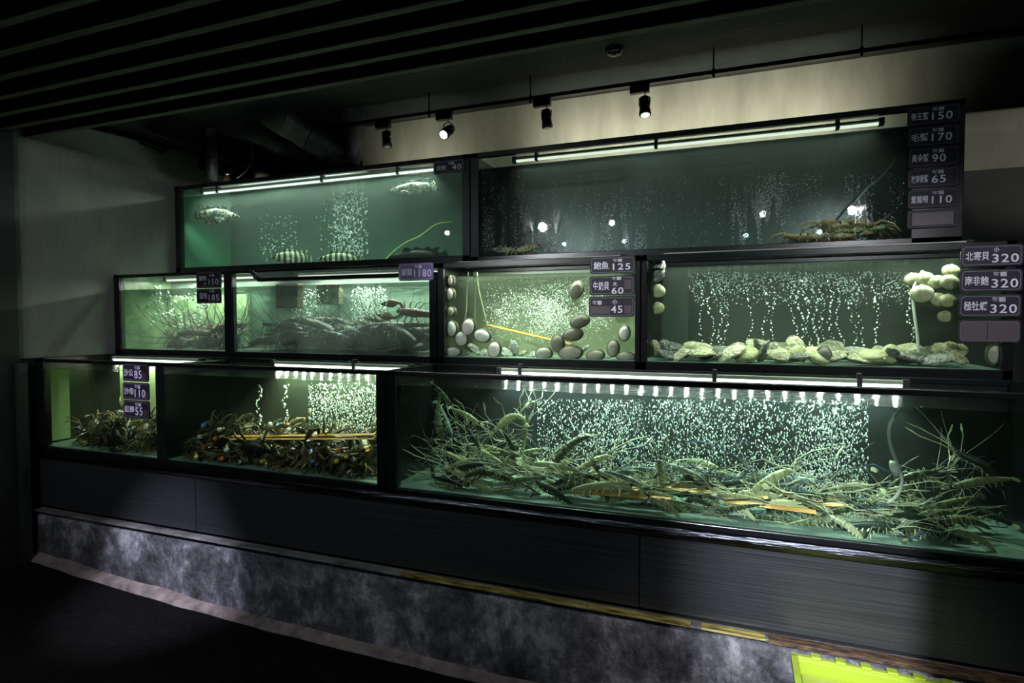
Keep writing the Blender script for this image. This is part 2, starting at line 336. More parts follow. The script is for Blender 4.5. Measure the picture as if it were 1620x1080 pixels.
def tank(label, x0, x1, yf, yb, z0, z1, wz, glass, mback, mside, mfloor, water, posts=(.05, .05), rail=.03, split=None, lip=.05, surf=SURF, step=None):
    t = thing('fish_tank', label, 'fish tank', ((x0+x1)/2, (yf+yb)/2, z0)); inv = Matrix.Translation(-t.location)
    def pt(name, *a, **k):
        o = box(name, *a, **k); o.parent = t; o.matrix_parent_inverse = inv; return o
    zb = z0 + lip
    pt('front_glass', x0+posts[0], x1-posts[1], yf, yf+.004, zb-.012, z1-rail+.005, glass, bevel=0)
    pt('back_panel', x0, x1, yb-.012, yb, z0, z1, mback, bevel=0)
    pt('side_panel', x0, x0+.012, yf+.03, yb-.012, z0, z1, mside, bevel=0)
    pt('side_panel', x1-.012, x1, yf+.03, yb-.012, z0, z1, mside, bevel=0)
    pt('bottom_panel', x0+.012, x1-.012, yf+.01, yb-.012, z0, zb-.004, mfloor, bevel=0)
    pt('bottom_rail', x0, x1, yf-.012, yf+.022, z0, zb-.006, BLACK)
    if step:
        xs_, zl = step
        pt('top_rail', x0, xs_, yf-.012, yf+.02, z1-rail, z1, BLACK); pt('top_rail', xs_+.05, x1, yf-.012, yf+.02, zl-rail, zl, BLACK)
        o = MB().sweep([(xs_-.012, yf+.004, z1-rail/2), (xs_+.06, yf+.004, zl-rail/2)], .015, 6).build('rail_joint', BLACK, t); o.matrix_parent_inverse = inv
    else: pt('top_rail', x0, x1, yf-.012, yf+.02, z1-rail, z1, BLACK)
    pt('rear_rail', x0, x1, yb-.02, yb, z1-.02, z1+.003, BLACK)
    pt('corner_post', x0, x0+posts[0], yf-.012, yf+.03, z0, z1, BLACK); pt('corner_post', x1-posts[1], x1, yf-.012, yf+.03, z0, z1 if not step else step[1], BLACK)
    if split and step:
        pt('divider_post', split[0], split[1], yf-.010, yf+.03, z0, z1-.01, BLACK, bevel=.003); pt('divider_glass', (split[0]+split[1])/2-.003, (split[0]+split[1])/2+.003, yf+.03, yb-.014, zb-.002, wz+.05, GLASS, bevel=0)
    elif split: pt('divider', split[0], split[1], yf-.010, yb-.012, z0, z1-.01, mat('divider_green', (.010, .018, .015), .3), bevel=.003)
    o = box('water', x0+.013, x1-.013, yf+.006, yb-.013, zb-.003, wz-.001, water, bevel=0); tag(o, None, None, kind='stuff')
    n = 2; s = MB().add([(x0+.013, yf+.005, wz), (x1-.013, yf+.005, wz), (x1-.013, yb-.013, wz), (x0+.013, yb-.013, wz)], [(0, 1, 2, 3)]).build('water_surface', surf, smooth=False)
    tag(s, None, None, kind='stuff'); return t
W_TL = water_mat('water_green', (.66, .90, .76), 1.0, (.78, .95, .85), .36)
W_TR = water_mat('water_deep', (.70, .84, .82), .9, (.82, .92, .92), .34)
W_ML = water_mat('water_cloudy', (.76, .86, .76), 1.0, (.8, .92, .85), .18)
W_MM = water_mat('water_lime', (.86, .93, .78), .9, (.88, 1, .8), .3)
W_MR = water_mat('water_moss', (.82, .90, .82), .9, (.8, .95, .85), .2)
W_BL = water_mat('water_olive', (.86, .91, .76), 1.0, (.85, .95, .78), .09)
W_BR = water_mat('water_pale', (.80, .90, .85), .8, (.8, .93, .9), .05)
tank('top row tank of dark patterned groupers in green water', -3.905, -1.455, 3.2, 3.71, 1.91, 2.567, 2.485, GLASS_TOP, M_TL, M_TLs, M_FLOORD, W_TL, (.045, .05))
tank('long top row tank with wet beaded front glass and crabs', -1.450, 1.03, 3.2, 3.71, 1.90, 2.567, 2.472, GLASS_WET, M_TR, M_TR, M_FLOORD, W_TR, (.055, .20))
tank('middle row tank of dark lobsters with cloudy front glass', -3.945, -1.447, 2.75, 3.18, 1.315, 1.868, 1.765, GLASS_GRIME, M_ML2, M_ML, M_FLOORD, W_ML, (.05, .045), .022, (-2.95, -2.885), step=(-2.73, 1.815))
tank('short middle row tank with abalones stuck to the glass', -1.442, -.366, 2.75, 3.18, 1.315, 1.862, 1.79, GLASS, M_MM, M_MR, M_FLOORG, W_MM, (.04, .025), .03)
tank('middle row tank with a bed of clams and oysters', -.362, 1.06, 2.75, 3.18, 1.315, 1.862, 1.80, GLASS, M_MR, M_MR, M_FLOORG, W_MR, (.028, .035), .03)
tank('bottom row tank heaped with banded crabs', -3.955, -1.455, 2.26, 2.70, .757, 1.322, 1.262, GLASS, M_BL, M_BL, M_FLOORG, W_BL, (.08, .05), .02, (-2.93, -2.865), lip=.035)
tank('long bottom row tank crowded with river prawns', -1.450, XR, 2.26, 2.70, .757, 1.322, 1.258, GLASS, M_BR, M_BR, M_FLOORG, W_BR, (.05, .05), .022, lip=.03)
# leafy growth panel and lime screens inside
M_LEAF = back('leafy_growth', (.07, .16, .06), (.55, .72, .40), (1, 1, 1), .6, 14)
o = box('algae_screen', -3.92, -3.15, 3.13, 3.155, 1.37, 1.74, M_LEAF, bevel=0); tag(o, 'blotchy leaf-green growth screen behind the brown lobsters', 'screen')
o = box('algae_screen', -3.941, -3.932, 2.30, 2.43, .80, 1.25, mat('lime_growth', (.36, .5, .22), .6), bevel=0); tag(o, 'lime green screen at the wall end of the crab tank', 'screen')
o = box('algae_screen', -3.80, -2.935, 2.665, 2.68, .80, 1.25, mat('pale_lime', (.42, .52, .26), .6), bevel=0); tag(o, 'pale lime screen behind the three crab price tags', 'screen')

# ------------------------------------------------------------------ LED bars
LEDC = (.86, 1, .90); HOUS = mat('led_housing', (.35, .40, .33), .35)
def led(label, x0, x1, y, z, watts, col, es, diodes=0, cut=(), clip=(), up=0, over=0):
    t = thing('led_light_bar', label, 'light', ((x0+x1)/2, y, z), 'light bars over the water'); L = x1-x0
    MB().box(-L/2, L/2, -.014, .014, .006, .022).build('housing', HOUS, t, smooth=False, bevel=.003)
    MB().sweep([(-L/2+.01, 0, 0), (L/2-.01, 0, 0)], .008, 8, up=(0, 0, 1)).build('light_tube', emit('led_tube', col, es), t)
    for s in (-1, 1): MB().box(s*L/2-.012, s*L/2+.012, -.017, .017, -.010, .026).build('end_cap', RUBBER, t, smooth=False, bevel=.002)
    for c in clip: MB().box(c-.009-(x0+x1)/2, c+.009-(x0+x1)/2, -.017, .017, -.009, .045).build('clip', RUBBER, t, smooth=False, bevel=.002)
    if diodes:
        em = emit('led_diode', (.95, 1, .97), 70 if z < 1.4 else es*9)
        for i in range(diodes):
            xx = -L/2 + L*(i+.5)/diodes; MB().ball((xx, 0, -.002), (.007, .007, .005), 8, 5).build('diode', em, t)
            l = bpy.data.lights.new('lamp_or_fill_light', 'AREA'); l.shape = 'DISK'; l.size = .016; l.energy = watts/diodes; l.color = col
            lo = bpy.data.objects.new('lamp_or_fill_light', l); COL.objects.link(lo); lo.parent = t; lo.location = (xx, 0, -.012)
    if over: area('lamp_or_fill_light', (-.2, .05, .036), L*.5, .02, over, (.85, .95, 1), rot=(R(180), 0, 0), parent=t)  # added upward fill for the ducts, not the bar's own light
    if not diodes: area('lamp_or_fill_light', (0, 0, -.012), L*.96, .012, watts, col, parent=t)
    if up: area('lamp_or_fill_light', (0, .03, .035), L*.96, .02, up, (1, 1, .84), rot=(R(90+28), 0, 0), parent=t).data.spread = R(110)  # added upward fill that brightens the wall behind the tanks
    return t
led('bright dotted light bar lying over the prawn tank', -1.04, .68, 2.635, 1.295, 27, (.92, 1, .95), 3.2, 26, clip=(-.93, -.03, .52))
led('dotted light bar over the wide half of the crab tank', -2.46, -1.54, 2.635, 1.295, 15, (.97, 1, .86), 3.2, 15, clip=(-1.9,))
led('short light bar over the crab tank end by the wall', -3.82, -3.02, 2.635, 1.295, 5, (.97, 1, .84), 4, 12)
led('light bar under the rim of the grouper tank', -3.70, -1.72, 3.262, 2.515, 17, (.86, 1, .90), 1.2, 34, clip=(-3.55, -2.6, -2.0), up=2.5, over=3.5)
led('long light bar under the rim of the wet glass tank', -1.20, .72, 3.29, 2.522, 5, (.9, 1, .82), .9, 0, clip=(-1.06, -.36, .53), up=5)
led('light bar above the brown lobsters and spiny lobster', -3.85, -3.0, 3.06, 1.85, 9, (.96, 1, .84), 1)
led('light bar above the dark lobster heap', -2.65, -1.55, 3.06, 1.845, 12, (.95, 1, .86), .8)
led('light bar above the abalones', -1.36, -.46, 2.81, 1.850, 14, (.97, 1, .84), 2)
led('light bar above the clam bed', -.28, .93, 2.81, 1.852, 14, (.96, 1, .86), 3, 17)

# ------------------------------------------------------------------ track lighting
LENS_ON = emit('lamp_lens_lit', (.85, .92, 1), 110); LENS_DIM = emit('lamp_lens_dim', (.85, .92, 1), 1.5); LENS_OFF = mat('lamp_lens', (.15, .15, .15), .1)
def track_lamp(label, x, y, z, aim, lens, watts=0, col=(.85, .92, 1), deg=60, group='track lamps', lr=.021, s=1):
    t = thing('track_spotlight', label, 'spotlight', (x, y, z), group)
    MB().box(-.055, .055, -.018, .018, -.045, 0).build('adapter', BLACK, t, smooth=False, bevel=.003)
    yk = MB().sweep([(.03, 0, -.045), (.03, 0, -.06), (.058, 0, -.075), (.058, 0, -.115)], .004, 6).sweep([(.03, 0, -.06), (-.002, 0, -.075), (-.002, 0, -.115)], .004, 6).build('yoke', CHROME, t)
    c = V((.028, 0, -.12)); q = V(aim).normalized()
    h = bpy.data.objects.new('head', None)
    m = MB().lathe([(.012, -.055), (.026, -.05), (.030, -.03), (.030, .03), (.034, .034), (.034, .055), (.026, .056)], n=18)
    m.lathe([(.032, -.012), (.032, -.006)], n=18)
    ho = m.build('head', BLACK, t); ho.location = c; ho.rotation_euler = q.to_track_quat('Z', 'Y').to_euler()
    le = MB().lathe([(.001, .0575), (lr+.004, .0575), (lr+.004, .059), (.001, .059)], n=18).build('lens', lens, ho)
    bpy.data.objects.remove(h)
    if watts: spot('lamp_or_fill_light', c + q*.075, c + q, watts, deg, .35, col, .03, t)
    return t
RY, RZ = 3.38, 2.93
rail = box('light_track', -2.70, P(1563, 80, RY).x, RY-.018, RY+.018, RZ-.022, RZ, BLACK); tag(rail, 'long black lighting track hung in front of the concrete wall', 'track')
for i, px in enumerate((679, 839, 1128, 1361)):
    x = P(px, 180, RY).x; m = MB().sweep([(x, RY, RZ-.03), (x, RY, 3.06)], .004, 6); m.lathe([(.010, 0), (.010, .012), (.004, .016)], (x, RY, RZ), 8)
    m.sweep([(x, RY, RZ-.035), (x, RY, RZ-.02)], .008, 6)
    tag(m.build('track_hanger', BLACK), 'thin rod holding the lighting track, %s from the duct' % ORD[i], 'hanger', 'rods holding the light track')
for px, aim, lens, lb, wt in ((612, (.15, -.1, -1), LENS_OFF, 'unlit black track lamp nearest the duct', 0), (709, (-.15, -.75, -.6), LENS_ON, 'brightly lit track lamp shining towards the room', 6),
                          (865, (.1, .1, -1), LENS_OFF, 'unlit black track lamp between two lit lamps', 0), (1020, (.1, -.2, -1), LENS_DIM, 'faintly lit track lamp farthest from the duct', 3)):
    x = P(px, 200, RY).x - .03; track_lamp(lb, x, RY, RZ-.022, aim, lens, wt, s=1)
# two rows of lamps over the visitors' side, seen mirrored in the tank glass
LENS_C = emit('lamp_lens_cool', (.55, .9, 1), 90); LENS_B = emit('lamp_lens_bright', (.9, .93, 1), 420)
ROOM = [(-3.35, -.36, LENS_ON, 0), (-2.06, -.24, LENS_B, 0), (-1.22, -.31, LENS_ON, 0), (.39, -.36, LENS_ON, 0), (1.215, -.24, LENS_ON, 0),
        (-2.22, -1.75, LENS_C, 0), (-1.33, -1.9, LENS_C, 0), (.28, -1.9, LENS_C, 0), (1.15, -2.0, LENS_C, 0)]
for yy, nm in ((-.30, 'nearer the tanks'), (-1.88, 'farther from the tanks')):
    o = box('light_track', -3.8, 1.8, yy-.018, yy+.018, 2.84, 2.862, BLACK); tag(o, 'black lighting track over the visitors, the one %s' % nm, 'track')
for i, (x, y, le, wt) in enumerate(ROOM):
    yy = -.30 if y > -1 else -1.88
    track_lamp('lamp on the track over the visitors %s, %s along' % ('nearer the tanks' if y > -1 else 'farther from the tanks', ORD[i if i < 5 else i-5]), x-.03, yy, 2.84, (.0, .8, -.45), le, 0, lr=.055 if le is LENS_B else .030, group='lamps over the visitors')
# their beams
spot('beam', (-2.06, -.24, 2.66), (-2.85, 2.24, .10), 620, 19, .9, (.80, .80, 1))
spot('beam', (-.2, -1.88, 2.66), (.36, 2.26, .55), 1700, 14.5, 1, (.85, .88, 1), .004)
spot('beam', (.39, -.36, 2.66), (.12, 2.24, .15), 90, 26, .9, (.95, .88, .92))
spot('beam', (.39, -.36, 2.66), (.55, 2.0, .38), 62, 18, .6, (1, 1, .9))
spot('beam', (-1.22, -.31, 2.66), (-1.43, 2.75, 1.82), 110, 5, .6, (.75, .65, 1))
spot('beam', (-3.35, -.36, 2.66), (-3.15, 2.26, 1.15), 120, 8, .7, (.75, .68, 1))
spot('beam', (-2.22, -1.75, 2.66), (-3.96, 2.9, 1.9), 62, 50, 1, (1, 1, .95))
spot('beam', (-2.06, -.24, 2.66), (-.72, 2.75, 1.66), 250, 27, .8, (.95, .96, 1))
spot('beam', (1.215, -.24, 2.66), (.75, 2.75, 1.65), 150, 28, .8, (.95, .94, 1))
spot('beam', (1.15, -2.0, 2.66), (1.45, 3.7, 2.45), 260, 10, .8, (1, .98, .88))
bd = box('beam_cut_flap', -.143, .06, -1.60, -1.597, 2.38, 2.86, BLACK, bevel=0); tag(bd, 'black flap added out of view to cut the beam on the steel front', 'flap')  # added unseen flap, blocks the beam to make a shadow edge
# ------------------------------------------------------------------ price tags
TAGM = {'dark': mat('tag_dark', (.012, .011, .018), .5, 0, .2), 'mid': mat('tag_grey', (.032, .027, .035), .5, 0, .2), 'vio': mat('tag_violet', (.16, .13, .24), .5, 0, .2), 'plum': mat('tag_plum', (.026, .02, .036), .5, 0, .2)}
INK = mat('tag_lettering', (.80, .80, .92), .6); INKD = mat('tag_lettering_dull', (.35, .36, .42), .6); LINE = mat('tag_outline', (.22, .20, .26), .5); PATCH = mat('tag_patch', (.075, .055, .07), .5)
DG = bpy.context.evaluated_depsgraph_get
def text(s, x, z, h, wid, m, parent, sp=1.0):
    c = bpy.data.curves.new('lettering', 'FONT'); c.body = s; c.size = 1; c.extrude = .004; c.space_character = sp; c.resolution_u = 3; c.offset = .012
    o = bpy.data.objects.new('lettering', c); COL.objects.link(o); bpy.context.view_layer.update()
    me = bpy.data.meshes.new_from_object(o.evaluated_get(DG())); bpy.data.objects.remove(o); bpy.data.curves.remove(c)
    vs = [v.co for v in me.vertices]; ax = min(v.x for v in vs); bx = max(v.x for v in vs); ay = min(v.y for v in vs); by = max(v.y for v in vs)
    sx = wid/(bx-ax); sy = h/(by-ay)
    for v in me.vertices: v.co = V((x + (v.co.x-ax)*sx, -.0035 - v.co.z*.1, z + (v.co.y-ay)*sy))
    me.materials.clear(); me.materials.append(m); o = bpy.data.objects.new('lettering', me); COL.objects.link(o); o.parent = parent; return o
def chamf(x0, x1, z0, z1, r, y):
    return [(x0+r, y, z0), (x1-r, y, z0), (x1, y, z0+r), (x1, y, z1-r), (x1-r, y, z1), (x0+r, y, z1), (x0, y, z1-r), (x0, y, z0+r)]
def price_tag(label, px0, px1, py0, py1, yp, kind, items, ink=INK, line=LINE, patch=()):
    """px0, px1, py0, py1: the tag's edges in the photograph at its left end"""
    a = P(px0, py0, yp); b = P(px0, py1, yp); c = P(px1, py0, yp); W = c.x-a.x; H = a.z-b.z
    t = thing('price_tag', label, 'price tag', (a.x, yp, b.z), 'price tags'); r = min(H, W)*.09
    m = MB(); q = chamf(0, W, 0, H, r, -.003) + chamf(0, W, 0, H, r, .002); m.add(q, [tuple(range(8)), tuple(reversed(range(8, 16)))] + [(i+8, (i+1) % 8+8, (i+1) % 8, i) for i in range(8)])
    m.build('plate', TAGM[kind], t, smooth=False)
    g = H*.07; o1 = chamf(g, W-g, g, H-g, r, -.0036); o2 = chamf(g+.0018, W-g-.0018, g+.0018, H-g-.0018, r, -.0036)
    MB().add(o1+o2, [(i, (i+1) % 8, (i+1) % 8+8, i+8) for i in range(8)]).build('outline', line, t, smooth=False)
    for (u0, u1, v0, v1) in patch: MB().box(W*u0, W*u1, -.0034, -.003, H*v0, H*v1).build('patch', PATCH, t, smooth=False)
    for s, u0, u1, v0, v1 in items: text(s, W*u0, H*v0, H*(v1-v0), W*(u1-u0), ink, t, 1.15 if s.isdigit() else 1)
    return t
LI = '每兩'; KE = '每顆'
def std(name, num, u=LI, nx=.30, n1=.88, small=None):
    L = [(name, .07, .07+nx, .28, .68), (u, .47, .70, .68, .88), (num, .47, n1, .22, .62)] if name else []
    return L
colp = [(1436, 1519, 171, 201), (1436, 1518, 203.5, 234), (1437, 1518, 236, 266.5), (1436, 1518, 269, 299), (1436, 1518, 301.5, 331), (1435, 1517, 333.5, 362)]
for (n, num, l), (a, b, c, d) in zip([('帝王蟹', '150', 'topmost dark tag of the six beside the wet glass tank, reading 150'), ('毛蟹', '170', 'dark tag reading 170 under the topmost of the six'), ('黃金蟹', '90', 'third dark tag down the column of six, reading 90'),
        ('玫瑰青蟹', '65', 'fourth dark tag down the column of six, four-character name'), ('藍龍蝦', '110', 'dark tag reading 110 beside the wet glass tank'), (None, None, 'blank dark tag at the foot of the column of six')], colp):
    price_tag(l, a, b, c, d, 3.183, 'dark', std(n, num, nx=.33, n1=.86 if len(num or '') > 2 else .74), ink=mat('tag_ink_dim', (.55, .56, .66), .6), line=mat('tag_line_dim', (.06, .06, .075), .5), patch=() if n else ((.1, .9, .15, .85),))
price_tag('small dark tag reading 40 on the grouper tank rim', 686, 734, 256, 276, 3.183, 'dark', [('虎斑', .1, .42, .25, .62), (LI, .5, .68, .62, .85), ('40', .62, .92, .2, .62)], ink=INKD)
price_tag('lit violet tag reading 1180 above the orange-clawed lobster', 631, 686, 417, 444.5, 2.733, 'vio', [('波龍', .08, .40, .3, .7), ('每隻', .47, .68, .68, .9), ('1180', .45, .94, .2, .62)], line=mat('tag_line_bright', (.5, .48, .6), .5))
price_tag('topmost tag of the abalone tank, reading 125', 934, 1005, 407, 433.5, 2.733, 'mid', [('鮑魚', .08, .42, .26, .72), (KE, .51, .72, .66, .86), ('125', .51, .9, .2, .58)])
price_tag('middle tag of the abalone tank, reading 60', 933, 1004, 437.5, 467, 2.733, 'mid', [('牛奶貝', .08, .44, .26, .72), (KE, .5, .71, .78, .96), ('大', .52, .62, .46, .70), ('60', .50, .76, .05, .40)], patch=((.78, .93, .3, .78),))
price_tag('lowest tag of the abalone tank, reading 45', 932, 1004, 469, 501, 2.733, 'mid', [(KE, .08, .29, .58, .80), ('小', .52, .63, .60, .84), ('45', .49, .74, .18, .54)], patch=((.05, .47, .15, .52), (.78, .93, .15, .55)))
for (n, u, num, l), (a, b, c, d) in zip([('北寄貝', '小', '320', 'topmost tag at the clam tank end, reading 320 with the single small sign'), ('南非鮑', KE, '320', 'second tag down at the clam tank end, reading 320'), ('極牡蠣', KE, '320', 'third tag down at the clam tank end, reading 320 above the blank one'), (None, None, None, 'blank brownish tag at the clam tank end')],
        [(1520, 1619, 389, 422), (1519, 1618, 427, 461.5), (1517, 1616, 466.5, 501), (1516, 1615, 506, 541)]):
    it = [] if not n else [(n, .08, .46, .28, .70), (u, .53, .62 if u == '小' else .75, .66, .88), (num, .51, .93, .16, .56)]
    price_tag(l, a, b, c, d, 2.733, 'plum' if n else 'mid', it, patch=() if n else ((.05, .46, .1, .9), (.48, .95, .1, .9)))
price_tag('dim upper tag on the spiny lobster tank, reading 150', 311, 350, 430, 456, 2.733, 'dark', [('龍蝦', .12, .42, .45, .75), ('小', .30, .40, .15, .38), (LI, .52, .74, .66, .85), ('150', .50, .9, .2, .55)], ink=INKD)
price_tag('dim lower tag on the spiny lobster tank, reading 185', 311.5, 350, 457, 480, 2.733, 'dark', [('龍蝦', .12, .44, .3, .75), (LI, .52, .74, .72, .92), ('185', .50, .92, .18, .6)], ink=INKD)
for (n, num, n1), l, (a, b, c, d) in zip([('沙公', '85', .74), ('沙母', '110', .86), ('紅蟳', '55', .74)], ['topmost violet-edged tag on the crab tank, reading 85', 'middle violet-edged tag on the crab tank, reading 110', 'lowest violet-edged tag on the crab tank, reading 55'], [(194.5, 235, 574, 602), (195, 236, 604, 630.5), (196, 237, 632, 659)]):
    price_tag(l, a, b, c, d, 2.243, 'plum', [(n, .05, .42, .28, .68), (LI, .46, .68, .66, .88), (num, .46, n1, .16, .62)], line=mat('tag_line_violet', (.28, .22, .38), .5), patch=((.76, .92, .12, .5),))

# ------------------------------------------------------------------ creatures
def crv(p0, p1, bend, n=8):
    """a bent line from p0 to p1; bend = sideways vector at the middle"""
    p0, p1, b = V(p0), V(p1), V(bend); return [p0.lerp(p1, i/(n-1)) + b*4*(i/(n-1))*(1-i/(n-1)) for i in range(n)]
def lerp(a, b, t): return a + (b-a)*t
TANKB0 = dict(TR=(-1.38, .83, 3.212, 3.68, 1.93, 2.45), TL=(-3.85, -1.51, 3.212, 3.68, 1.90, 2.47), BR=(-1.39, .98, 2.270, 2.68, .735, 1.25), BLa=(-3.87, -2.94, 2.270, 2.68, .745, 1.25), BLb=(-2.86, -1.51, 2.270, 2.68, .745, 1.25), MLa=(-3.89, -2.96, 2.762, 3.16, 1.36, 1.755), MLb=(-2.88, -1.50, 2.762, 3.16, 1.36, 1.755), MM=(-1.40, -.395, 2.76, 3.16, 1.36, 1.785), MR=(-.33, 1.02, 2.762, 3.16, 1.36, 1.86))
# --- river prawn, head towards +x, belly towards -z, body 1 long
PRB = noisy('prawn_shell', [(.38, (.02, .035, .02)), (.5, (.11, .14, .065)), (.66, (.40, .43, .23))], (12, 2, 2), 2.2, 4, .3, .1, 20, rand=.5)
PRY = noisy('prawn_shell_yellow', [(.3, (.28, .34, .12)), (.7, (.72, .78, .42))], (9, 2, 2), 2.2, 4, .3, .1, 20, rand=.2)
PRBL = noisy('prawn_shell_blue', [(.38, (.05, .08, .08)), (.66, (.30, .40, .40))], (9, 2, 2), 2.2, 4, .3, .1, 20, rand=.2)
PRL = noisy('prawn_limb', [(.3, (.45, .48, .28)), (.7, (.85, .86, .62))], (1, 1, 1), 6, 2, .4, rand=.5)
CLN = mat('claw_navy', (.012, .03, .06), .3); CLB = mat('claw_blue', (.03, .07, .13), .3); CLP = noisy('claw_pale', [(.3, (.38, .44, .24)), (.7, (.66, .70, .48))], (1, 1, 1), 9, 2, .4)
EYE_M = mat('eye_black', (.01, .01, .012), .15)
def make_prawn(curl, mb_, mclaw, clawlen=1.15, spread=.25, ant=1.3, seed=0):
    rd = random.Random(seed); t = thing('river_prawn', 'x', 'prawn')
    # spine: from tail to head; curl bends the abdomen down
    N = 30; pts = []; a = -curl; p = V((0, 0, 0))
    seg = 1/(N-1)
    for i in range(N):
        u = i/(N-1); pts.append(p.copy()); k = curl*1.5*(1 if u < .55 else 0)/(N*.55); a += k; ang = -a if False else a
        p = p + V((cos(a), 0, -sin(a)*-1))*seg
    # build from head backwards so that the head is level
    pts = []; p = V((.38, 0, 0)); a = 0
    for i in range(N):
        u = i/(N-1); pts.append(p.copy()); a += (curl/(N*.6)) if u > .40 else 0; p = p + V((-cos(a), 0, -sin(a)))*seg
    pts.reverse(); rad = []
    for i in range(N):
        u = i/(N-1)
        if u > .60: q = (u-.60)/.40; r = .088*math.sqrt(max(.02, 1-q*q*.92)); r2 = r*1.05
        else: q = u/.60; r = lerp(.026, .083, q**.8); sg = (u*14) % 1; r *= (.93 + .12*sg); r2 = r*1.12
        rad.append((r*.82, r2))
    b = MB().sweep(pts, rad, 10, up=(0, 0, 1)).build('body', mb_, t)
    MB().sweep([(.33, 0, .055), (.42, 0, .05), (.50, 0, .075), (.57, 0, .105)], [(.006, .024), (.006, .018), (.004, .010), (.001, .002)], 6).build('rostrum', mb_, t)
    tl = pts[0]; td = (pts[0]-pts[2]).normalized(); sd = V((0, 1, 0)); m = MB()
    for j, an in enumerate((-.75, -.35, 0, .35, .75)):
        d = (td*cos(an) + sd*sin(an)); L = .15 - .01*abs(j-2); w_ = d.cross(V((td.z, 0, -td.x))).normalized()
        m.sweep([tl-td*.01, tl+d*L*.35, tl+d*L*.75, tl+d*L], [(.006, .012), (.005, .026), (.004, .030), (.002, .012)], 8, up=sd if j == 2 else d.cross(V((td.z, 0, -td.x))))
    m.build('tail_fan', mb_, t)
    for s in (-1, 1): MB().ball((.36, s*.055, .045), .020, 8, 6).build('eye', EYE_M, t)
    for s in (-1, 1):
        for j in range(4):   # walking legs
            x = .26 - .075*j; o = .17+.05*rd.random(); k = V((x, s*.045, -.05)); kn = k + V((.05-.05*j, s*o*.75, .035)); ft = kn + V((.03-.04*j, s*o*.35, -.17-.04*rd.random()))
            MB().sweep([k, k.lerp(kn, .5)+V((0, 0, .01)), kn, kn.lerp(ft, .5)+V((0, s*.01, 0)), ft], [.0062, .005, .0045, .0034, .0016], 4).build('leg', PRL, t)
        for j in range(4):   # swimmerets
            x0 = pts[int(6+3.2*j)]; MB().sweep([x0+V((0, s*.03, -.04)), x0+V((-.01, s*.045, -.09)), x0+V((-.035, s*.05, -.125))], [(.014, .006), (.016, .005), (.004, .002)], 6).build('swimmeret', PRL, t)
        c0 = V((.30, s*.05, -.045)); e = V((.30+clawlen*.34, s*(spread*.55+.05), .05)); w1 = V((.30+clawlen*.72, s*(spread+.06*rd.random()), -.02+.10*rd.random())); tp = V((.30+clawlen, s*(spread*.7), -.03+.12*rd.random()))
        MB().sweep([c0, c0.lerp(e, .5)+V((0, 0, .03)), e, e.lerp(w1, .5), w1, w1.lerp(tp, .3), tp], [.008, .008, .009, .008, .012, .011, .003], 6).build('claw_arm', mclaw, t)
        f0 = w1.lerp(tp, .1); MB().sweep([f0, f0.lerp(tp, .5)+V((0, -s*.035, 0)), tp+V((-.01, -s*.012, 0))], [.009, .008, .003], 6).build('pincer', mclaw, t)
        h = V((.44, s*.03, .02)); e = V((.44+ant*(.2+.5*rd.random()), s*(.35+.5*rd.random()), .25+.55*rd.random()))
        MB().sweep(crv(h, e, (.12, s*.1, .1), 12), [lerp(.0048, .003, i/11) for i in range(12)], 4).build('antenna', PRL, t)
        e2 = V((.75, s*.12, .16)); MB().sweep(crv(h, e2, (0, 0, .03), 6), .0035, 4).build('feeler', PRL, t)
        MB().sweep([(.44, s*.028, -.005), (.52, s*.05, 0), (.57, s*.05, .005)], [(.018, .006), (.022, .005), (.006, .002)], 6).build('antenna_scale', mb_, t)
    return t
def orient(o, pos, head, up=(0, 0, 1), s=.2):
    """head: direction the creature looks; up: its back"""
    x = V(head).normalized(); z = V(up); z = z - x*z.dot(x)
    if z.length < 1e-3: z = x.orthogonal()
    z.normalize(); y = z.cross(x); m = Matrix((x, y, z)).transposed().to_4x4(); o.matrix_world = Matrix.Translation(V(pos)) @ m @ Matrix.Scale(s, 4); return o
def idir(ang, yaw=0):
    """direction from an angle drawn on the tank's front, turned into the tank by yaw"""
    return V((cos(R(ang))*cos(R(yaw)), sin(R(yaw)), sin(R(ang))*cos(R(yaw))))
PR = [make_prawn(.3, PRB, CLP, 1.1, .30, 1.5, 1), make_prawn(.9, PRB, CLP, 1.0, .2, 1.5, 2), make_prawn(1.9, PRY, CLP, .9, .35, 1.4, 3), make_prawn(.5, PRBL, CLB, 1.2, .40, 1.1, 4), make_prawn(.7, PRB, CLN, 1.2, .15, 1.0, 5)]
used = set()
PARTV = {}
TANKB = TANKB0
def fit(o, key, zfit=True):
    x0, x1, y0, y1, z0, z1 = TANKB[key]; lo = [9e9]*3; hi = [-9e9]*3; st = [(c, o.matrix_world.copy()) for c in o.children]
    while st:
        c, M = st.pop()
        if c.type == 'MESH':
            M2 = M @ c.matrix_parent_inverse @ c.matrix_basis
            k = c.data.name
            if k not in PARTV:
                vs = [v.co.copy() for v in c.data.vertices]; stp = max(1, len(vs)//40); PARTV[k] = vs[::stp] + [vs[-1]]
            for v in PARTV[k]:
                q = M2 @ v
                for a in range(3): lo[a] = min(lo[a], q[a]); hi[a] = max(hi[a], q[a])
            st += [(d, M2) for d in c.children]
    d = V((0, 0, 0))
    for a, (l, h) in enumerate(((x0, x1), (y0, y1), (z0, z1))):
        if lo[a] < l: d[a] = l-lo[a]
        elif hi[a] > h: d[a] = h-hi[a]
        if lo[a]+d[a] < l-1e-4 and a == 1: d[a] = l-lo[a]
    if hi[2]+d.z > z1: d.z = z1-hi[2]
    if not zfit: d.z = 0
    o.matrix_world = Matrix.Translation(d) @ o.matrix_world
